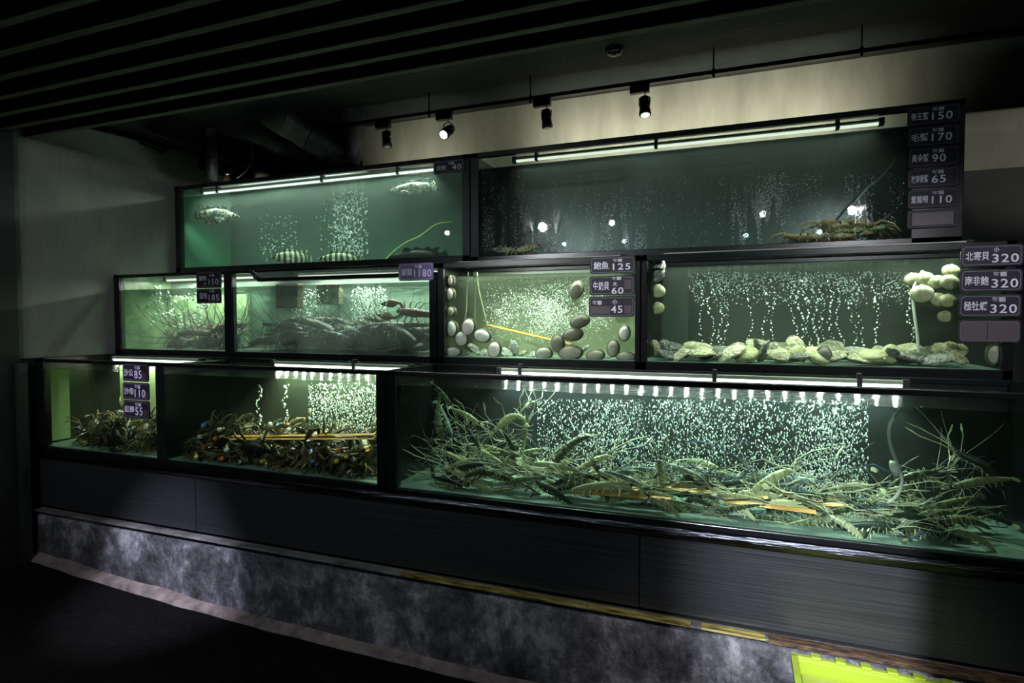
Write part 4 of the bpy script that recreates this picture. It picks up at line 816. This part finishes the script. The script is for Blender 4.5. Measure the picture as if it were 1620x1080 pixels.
# ------------------------------------------------------------------ bubbles
def bubbles(label, pts, r0, r1, seed=1, flat=1.0, m_=BUB):
    rd = random.Random(seed); m = MB(); o6 = [(1, 0, 0), (-1, 0, 0), (0, 1, 0), (0, -1, 0), (0, 0, 1), (0, 0, -1)]
    base = MB().ball((0, 0, 0), 1, 6, 4); bv = base.v; bf = base.f
    for p in pts:
        r = rd.uniform(r0, r1)*(1 if rd.random() < .85 else 1.35); e = rd.uniform(.9, 1.5)*flat; q = Euler((rd.uniform(-.4, .4), rd.uniform(-.4, .4), 0)).to_matrix()
        m.add([V(p) + q @ V((x*r, y*r, z*r*e)) for x, y, z in bv], bf)
    o = m.build('air_bubble', m_); tag(o, label, None, kind='stuff'); return o
def field(n, px0, px1, py0, py1, d0, d1, seed, dens=None):
    rd = random.Random(seed); out = []; g = 0
    while len(out) < n and g < n*30:
        g += 1; x = rd.uniform(px0, px1); y = rd.uniform(py0, py1)
        if dens and rd.random() > dens((x-px0)/(px1-px0), (y-py0)/(py1-py0)): continue
        out.append(P(x, y, rd.uniform(d0, d1)))
    return out
def br_dens(u, v):
    c = .42 + .5*math.exp(-((u-.20)/.10)**2) + .35*math.exp(-((u-.45)/.12)**2) + .55*math.exp(-((u-.88)/.09)**2)
    c += .35*noise.noise(V((u*8, v*2.5, 3))); return max(.06, c)
bubbles('dense curtain of white air bubbles in the prawn tank', field(6800, 850, 1374, 632, 792, 2.53, 2.66, 3, br_dens), .0011, .0027, 3, 1.6)
bubbles('fine bubble curtain at the end of the crab tank', field(1700, 488, 594, 606, 690, 2.54, 2.66, 4, lambda u, v: .6 + .4*noise.noise(V((u*5, v*4, 1)))), .0015, .0034, 4, 1.4)
def stream(px, py0, py1, n, d, seed, wob=3, dx=0):
    rd = random.Random(seed); return [P(px + dx*(i/n) + wob*sin(i*.35+seed) + rd.uniform(-3, 3), lerp(py0, py1, (i+rd.uniform(0, .8))/n), d+rd.uniform(-.02, .02)) for i in range(n)]
bubbles('two thin strings of bubbles in the crab tank', stream(410, 608, 688, 26, 2.60, 1) + stream(452, 606, 688, 22, 2.6, 2, 2) + stream(95, 625, 660, 8, 2.5, 5, 2), .004, .007, 5)
pts = []
for k, (px, n) in enumerate([(1112, 22), (1128, 30), (1142, 34), (1150, 28), (1187, 20), (1214, 24), (1226, 22), (1258, 30), (1270, 26), (1280, 36), (1292, 36), (1304, 30), (1318, 26), (1330, 24), (1352, 24), (1362, 20), (1390, 26), (1442, 38)]):
    pts += stream(px-6, 440, 556, n, 2.93 + .03*(k % 4), k, 4, 6)
bubbles('rising strings of bubbles above the clam bed', pts, .0014, .0042, 6)
bubbles('milky cloud of fine bubbles under the clam tank water line', field(1500, 1090, 1440, 430, 500, 2.92, 3.1, 7, lambda u, v: max(0, (.9-v*1.1)*(.55+.6*noise.noise(V((u*9, v*3, 2)))))), .0012, .0028, 7)
bubbles('fizzing cloud of fine bubbles in the abalone tank', field(4800, 765, 975, 438, 542, 2.90, 3.12, 8, lambda u, v: math.exp(-((u-.5)/.33)**2 - ((v-.5)/.34)**2)*(.75+.9*noise.noise(V((u*5, v*4, 5))))), .0011, .0029, 8)
bubbles('tall rising bubble column in the grouper tank', field(1100, 500, 582, 292, 422, 3.40, 3.58, 9, lambda u, v: math.exp(-((u-.62)/.3)**2)*(.7+.6*noise.noise(V((u*6, v*7, 5))))) + field(160, 410, 470, 340, 425, 3.5, 3.62, 10), .0018, .0060, 9)
bubbles('bubble clouds behind the dark lobsters', field(1100, 555, 612, 455, 522, 3.0, 3.12, 11, lambda u, v: math.exp(-((u-.5)/.4)**2)) + field(420, 462, 520, 455, 520, 3.02, 3.14, 12), .0018, .0048, 11)
bubbles('bubbles among the brown lobsters', field(420, 192, 330, 452, 520, 2.95, 3.10, 13, lambda u, v: max(0, .4+.9*noise.noise(V((u*4, v*3, 9))))), .003, .009, 13)

# ------------------------------------------------------------------ slats, hoses, boxes in the tanks
ORG = noisy('orange_slat', [(.3, (.42, .17, .02)), (.7, (.80, .42, .07))], (1, 8, 8), 6, 3, .45)
def bar(name, label, cat, p0, p1, a, b, m_, group=None):
    o = MB().sweep([p0, V(p0).lerp(V(p1), .5), p1], [(a, b)]*3, 4, up=(0, 0, 1)).build(name, m_, smooth=False); tag(o, label, cat, group); return o
for k, (x0, y0, x1, y1, d0, d1, lb) in enumerate([(368, 690, 594, 687, 2.36, 2.36, 'upper orange slat lying over the crab heap'), (368, 694, 594, 693, 2.34, 2.34, 'lower orange slat lying over the crab heap'), (772, 514, 905, 545, 2.95, 2.85, 'sloping orange slat in the abalone tank'),
    (898, 762, 1015, 774, 2.40, 2.39, 'rear orange slat nearest the black centre post'), (905, 776, 1062, 790, 2.33, 2.33, 'front orange slat nearest the black centre post'), (1040, 770, 1215, 788, 2.42, 2.40, 'rear orange slat below the bubble curtain middle'), (1145, 792, 1290, 810, 2.33, 2.33, 'front orange slat below the bubble curtain middle'), (1262, 792, 1366, 804, 2.40, 2.40, 'rear orange slat farthest along the prawn tank')]):
    bar('orange_slat', lb, 'slat', P(x0, y0, d0), P(x1, y1, d1), .022, .009 if y0 > 740 else .006, ORG, 'orange slats in the tanks')
HOSE = mat('pale_hose', (.30, .36, .20), .45); HOSEY = mat('yellow_green_hose', (.45, .58, .14), .45); HOSEW = mat('white_hose', (.62, .68, .58), .45)
def spline(pts, n=6):
    P_ = [V(p) for p in pts]; out = []
    for i in range(len(P_)-1):
        a = P_[max(i-1, 0)]; b = P_[i]; c = P_[i+1]; d = P_[min(i+2, len(P_)-1)]
        for k in range(n): t = k/n; out.append(.5*((2*b) + (c-a)*t + (2*a-5*b+4*c-d)*t*t + (3*b-a-3*c+d)*t**3))
    return out + [P_[-1]]
def hose(label, pxs, d, r, m_, cat='hose'):
    return tag(MB().sweep(spline([P(x, y, d if not isinstance(d, tuple) else lerp(d[0], d[1], i/(len(pxs)-1))) for i, (x, y) in enumerate(pxs)]), r, 8).build('air_hose', m_), label, cat, 'air hoses')
hose('yellow-green hose curving up in the grouper tank', [(597, 428), (615, 405), (640, 385), (665, 373), (690, 355), (715, 351)], (3.35, 3.62), .0055, HOSEY)
hose('pale hose with a disc in the dark end of the prawn tank', [(1423, 648), (1408, 672), (1408, 700), (1420, 735), (1427, 760), (1420, 782), (1404, 797)], 2.36, .0055, HOSEW)
dsc = MB().sweep([P(1413, 741, 2.365), P(1417, 740.5, 2.36), P(1424, 740, 2.35)], [(.022, .030), (.018, .025), (.004, .006)], 16, up=(0, 0, 1)).build('suction_disc', HOSEW); tag(dsc, 'round pale suction disc holding the hose in the prawn tank', 'suction disc')
hose('pale hose rising beside the clam cluster', [(1453, 558), (1451, 530), (1447, 500), (1444, 465), (1450, 445), (1460, 428)], 2.83, .006, HOSEW)
hose('thin curved hose of the abalone tank, nearer the slat', [(755, 430), (757, 455), (764, 485), (770, 510), (778, 514)], (2.88, 2.95), .003, HOSE)
hose('thin straight hose of the abalone tank, nearer the centre post', [(741, 430), (739, 460), (738, 490), (735, 508)], 2.95, .0035, HOSE)
hose('faint slanting hose above the spiny crabs', [(1314, 388), (1334, 360), (1344, 335), (1370, 300), (1398, 276), (1417, 252)], (3.32, 3.6), .005, mat('dim_hose', (.28, .34, .30), .5))
hose('thin hose dangling behind the orange lobster', [(594, 447), (594, 470), (593, 500)], 2.95, .0025, HOSE)
o = bar('air_pipe', 'pale vertical pipe near the centre post in the abalone tank', 'pipe', P(751, 430, 3.05), P(751, 525, 3.05), .008, .008, mat('pipe_green', (.16, .22, .09), .5))
o = bar('partition_panel', 'dark partition standing in the abalone tank behind the pale cluster', 'panel', P(746, 430, 3.08), P(746, 540, 3.08), .028, .006, mat('partition_dark', (.03, .05, .04), .5))
SPG = noisy('dark_sponge', [(.3, (.02, .014, .008)), (.7, (.12, .09, .05))], (1, 1, 1), 20, 4, .9, .8, 60)
def blk(name, label, cat, px0, px1, py0, py1, d, dep, m_):
    a = P(px0, py1, d); b = P(px1, py0, d); return tag(box(name, a.x, b.x, d, d+dep, a.z, b.z, m_, bevel=.006), label, cat)
blk('filter_sponge', 'dark brown filter sponge hanging in the lobster tank near the divider', 'sponge', 436, 470, 448, 487, 2.95, .06, SPG)
blk('filter_sponge', 'mossy filter sponge hanging mid-way in the lobster tank', 'sponge', 500, 536, 448, 482, 3.05, .05, noisy('mossy_sponge', [(.3, (.05, .06, .03)), (.7, (.18, .18, .10))], (1, 1, 1), 20, 4, .9, .8, 60))
blk('overflow_box', 'dark overflow box at the end of the clam tank', 'box', 1582, 1604, 542, 588, 2.77, .38, DARK)
blk('partition_panel', 'dark murky partition in the clam tank by the divider post', 'panel', 1046, 1089, 424, 566, 3.02, .02, mat('partition_green', (.02, .032, .024), .3))

# ------------------------------------------------------------------ ducts and things stored on the grouper tank
d1 = MB(); pth = spline([(-3.4, 2.75, 2.98), (-3.2, 3.05, 2.94), (-2.98, 3.3, 2.84), (-2.80, 3.46, 2.74)], 12)
o = thing('ventilation_duct', 'fat black flexible duct sloping down to an elbow above the tanks', 'duct', (-2.8, 3.5, 2.7)); iv = Matrix.Translation(-o.location)
def dp(nm, m): q = m.build(nm, DUCT, o); q.matrix_parent_inverse = iv; return q
A = P(420, 175, 3.0); B = P(478, 212, 3.25); C = P(545, 250, 3.5); Dn = P(557, 235, 3.5); E_ = P(560, 190, 3.5); G = P(560, 152, 3.5)
dp('sloping_run', MB().sweep([A, A.lerp(B, .5), B, B.lerp(C, .5), C], [(.088+.003*(i % 2),)*2 for i in range(5)], 20))
dp('riser', MB().sweep([C + V((.035, 0, -.03)), Dn, E_, G + V((0, 0, .1))], [.078, .082, .082, .086], 20))
for q, a_, b_ in ((.35, A, B), (.1, B, C), (.55, B, C)): c_ = a_.lerp(b_, q); dp('joint_ring', MB().sweep([c_, c_ + (b_-a_).normalized()*.015], .094, 20))
o2 = thing('ventilation_duct', 'second black duct lying under the fat one', 'duct', (-3.0, 3.5, 2.6)); iv2 = Matrix.Translation(-o2.location)
q = MB().sweep([P(385, 200, 3.15), P(430, 222, 3.3), P(478, 248, 3.45)], [.07, .07, .07], 20).build('sloping_run', DUCT, o2); q.matrix_parent_inverse = iv2
q = MB().sweep([P(474, 245, 3.45), P(482, 250, 3.46)], [.074, .074], 20).build('end_collar', DUCT, o2); q.matrix_parent_inverse = iv2
tag(MB().sweep([P(336, 205, 3.4), P(336, 240, 3.4), P(334, 285, 3.4)], [.045, .048, .045], 16).build('drain_pipe', DUCT), 'short dark upright pipe beside the stepped plaster wall', 'pipe')
tag(MB().sweep(spline([P(165, 207, 2.75), P(215, 225, 2.95), P(252, 240, 3.1), P(263, 232, 3.15), P(262, 218, 3.15), P(245, 216, 3.05)], 8), .016, 8).build('cable_conduit', BLACK), 'looped black conduit crossing the top of the plaster wall', 'conduit')
def topz(px, py, d): return P(px, py, d)
sh = tag(box('tank_lid', -3.6, -2.3, 3.28, 3.68, 2.570, 2.580, mat('lid_grey', (.10, .11, .10), .5)), 'thin grey lid board lying on the grouper tank', 'lid')
c_ = P(417, 280, 3.45); tb = thing('plastic_tub', 'upturned pale ribbed tub on the grouper tank lid', 'tub', (c_.x, c_.y, 2.58), None)
m = MB(); n = 40; prof = [(.058, 0), (.056, .06), (.050, .105), (.036, .125), (.002, .130)]
vs = [((r*(1+.03*(k % 2)))*cos(2*pi*k/n), (r*(1+.03*(k % 2)))*sin(2*pi*k/n), z) for r, z in prof for k in range(n)]
m.add(vs, [(j*n+k, j*n+(k+1) % n, (j+1)*n+(k+1) % n, (j+1)*n+k) for j in range(4) for k in range(n)] + [tuple(range(n))]); m.build('tub_wall', mat('tub_cream', (.50, .50, .36), .6), tb); MB().lathe([(.062, 0), (.062, .008), (.057, .010)], n=30).build('rim', mat('tub_rim', (.45, .45, .34), .6), tb)
c_ = P(496, 270, 3.45); bw = thing('upturned_bowl', 'shallow pale bowl turned over on the grouper tank lid', 'bowl', (c_.x, c_.y, 2.58)); MB().lathe([(.105, 0), (.098, .012), (.07, .035), (.03, .048), (.002, .050)], n=30).build('bowl_shell', mat('bowl_pale', (.50, .48, .42), .5), bw); MB().lathe([(.109, 0), (.109, .005), (.103, .007)], n=30).build('rim', WHITEP, bw)
c_ = P(362, 285, 3.45); jr = thing('brown_jar', 'small brown jar with a shiny cap beside the tub', 'jar', (c_.x, c_.y, 2.58)); MB().lathe([(.036, 0), (.040, .01), (.040, .075), (.026, .10), (.026, .108)], n=20).build('jar_body', mat('jar_glass', (.08, .05, .025), .15), jr); MB().lathe([(.029, .106), (.029, .128), (.024, .131)], n=20).build('cap', CHROME, jr)
WIRE = mat('wire_grey', (.28, .29, .28), .5)
tag(MB().sweep(spline([(P(375, 282, 3.45)), P(392, 268, 3.45), P(399, 250, 3.45), P(401, 225, 3.5)], 6), .005, 6).build('cable', WIRE), 'grey cable rising from the jar towards the ducts', 'cable', 'cables on the grouper tank')
tag(MB().sweep([P(404, 282, 3.42), P(402, 262, 3.42), P(400, 240, 3.5)], .005, 6).build('cable', WIRE), 'straight grey cable standing beside the cream tub', 'cable', 'cables on the grouper tank')
tag(MB().sweep(spline([P(431, 264, 3.42), P(440, 252, 3.42), P(442, 240, 3.46), P(441, 225, 3.5)], 5), .004, 6).build('cable', mat('wire_white', (.6, .6, .55), .5)), 'thin white wire on the duct side of the cream tub', 'cable', 'cables on the grouper tank')
tag(MB().sweep([P(534, 148, 3.30), P(545, 149, 3.30), P(556, 146, 3.32)], [(.012, .018), (.014, .02), (.01, .02)], 6).build('paper_scrap', WHITEP), 'crumpled white wrapping tied to the top of the duct elbow', 'wrapping')
sm = thing('smoke_detector', 'small round black fitting on the dark ceiling', 'detector', tuple(P(972, 76, 2.98)[:2]) + (3.06,)); z0 = CAM + ray(972, 76)*((3.06-EYE)/ray(972, 76).z); sm.location = (z0.x, z0.y, 3.06)
MB().lathe([(.05, 0), (.05, -.02), (.035, -.035), (.002, -.037)], n=20).build('detector_body', BLACK, sm); MB().lathe([(.012, -.036), (.010, -.045), (.001, -.046)], n=12).build('sensor', CHROME, sm)

# ------------------------------------------------------------------ yellow-green crate on the floor by the plinth
LIME = mat('lime_plastic', (.34, .46, .035), .38); LIMED = noisy('lime_sheet', [(.3, (.30, .38, .05)), (.7, (.50, .60, .12))], (1, 1, 1), 8, 4, .5)
ct = thing('plastic_crate', 'lime green plastic crate standing before the plinth', 'crate', (.42, 1.98, .0))
def cz(px, py, z): v = ray(px, py); return CAM + v*((z-EYE)/v.z)
ZT = .387; a = cz(1257, 1034, ZT); ang = math.atan2(cz(1500, 1082, ZT).y - a.y, cz(1500, 1082, ZT).x - a.x); ct.location = (a.x, a.y, 0); ct.rotation_euler = (0, 0, ang)
CW, CD, H = .60, .40, ZT
def cb(nm, x0, x1, y0, y1, z0, z1, m_=LIME): o = MB().box(x0, x1, y0, y1, z0, z1).build(nm, m_, ct, smooth=False, bevel=.003); return o
cb('side_wall', 0, CW, -.012, 0, .0, H-.01); cb('side_wall', 0, CW, -CD, -CD+.012, 0, H-.01); cb('side_wall', 0, .012, -CD, 0, 0, H-.01); cb('side_wall', CW-.012, CW, -CD, 0, 0, H-.01); cb('crate_floor', 0, CW, -CD, 0, 0, .01)
cb('rim', -.012, CW+.012, -.010, .010, H-.02, H); cb('rim', -.012, CW+.012, -CD-.010, -CD+.01, H-.02, H); cb('rim', -.012, .010, -CD, 0, H-.02, H); cb('rim', CW-.01, CW+.012, -CD, 0, H-.02, H)
for k in range(7): cb('rim_tab', .05+.075*k, .082+.075*k, -.012, .018, H-.003, H+.008)
cb('crate_sheet', .02, CW-.02, -CD+.015, -.016, H-.07, H-.055, LIMED)

# ------------------------------------------------------------------ beads of condensation on the wet glass
DROP = bpy.data.materials.new('water_bead'); DROP.use_nodes = True
def _dr():
    m = DROP; nt = m.node_tree; nt.nodes.remove(nt.nodes['Principled BSDF']); out = nt.nodes['Material Output']
    tr = nd(m, 'ShaderNodeBsdfTransparent'); gl = nd(m, 'ShaderNodeBsdfGlossy'); gl.inputs['Roughness'].default_value = .28; gl.inputs['Color'].default_value = (.9, .92, 1, 1)
    mx = nd(m, 'ShaderNodeMixShader'); mx.inputs[0].default_value = .8; lk(m, tr.outputs[0], mx.inputs[1]); lk(m, gl.outputs[0], mx.inputs[2]); lk(m, mx.outputs[0], out.inputs['Surface'])
_dr()
def beads():
    rd = random.Random(17); m = MB(); hemi = MB().ball((0, 0, 0), 1, 6, 4); n = 0
    cl = [(858, 352, 46, 34, 1.0), (795, 350, 34, 40, .55), (890, 385, 48, 16, .8), (970, 352, 26, 24, .8), (990, 382, 18, 14, .5), (1181, 368, 16, 30, .7), (1206, 335, 9, 24, .9), (1228, 325, 10, 36, .8), (1293, 368, 22, 20, .5), (1348, 322, 34, 40, .9), (1160, 335, 26, 30, .25), (770, 380, 18, 20, .4)]
    g = 0
    while n < 6500 and g < 400000:
        g += 1; c = rd.choice(cl); x = rd.gauss(c[0], c[2]); y = rd.gauss(c[1], c[3])
        if rd.random() < .10: x = rd.uniform(765, 1430); y = rd.uniform(275, 395)
        elif rd.random() > c[4]: continue
        if not (764 < x < 1430) or not (272 < y < 398): continue
        if noise.noise(V((x*.11, y*.012, 4))) < -.08: continue
        p = P(x, y, 3.1985); r = rd.uniform(.0008, .0019)*(1.4 if rd.random() < .1 else 1); e = rd.uniform(1, 2.0)
        m.add([p + V((a*r, b*r*.6, cc*r*e)) for a, b, cc in hemi.v], hemi.f); n += 1
    tag(m.build('water_bead', DROP), 'beads of condensation catching the lamps on the wet tank glass', None, kind='stuff')
beads()
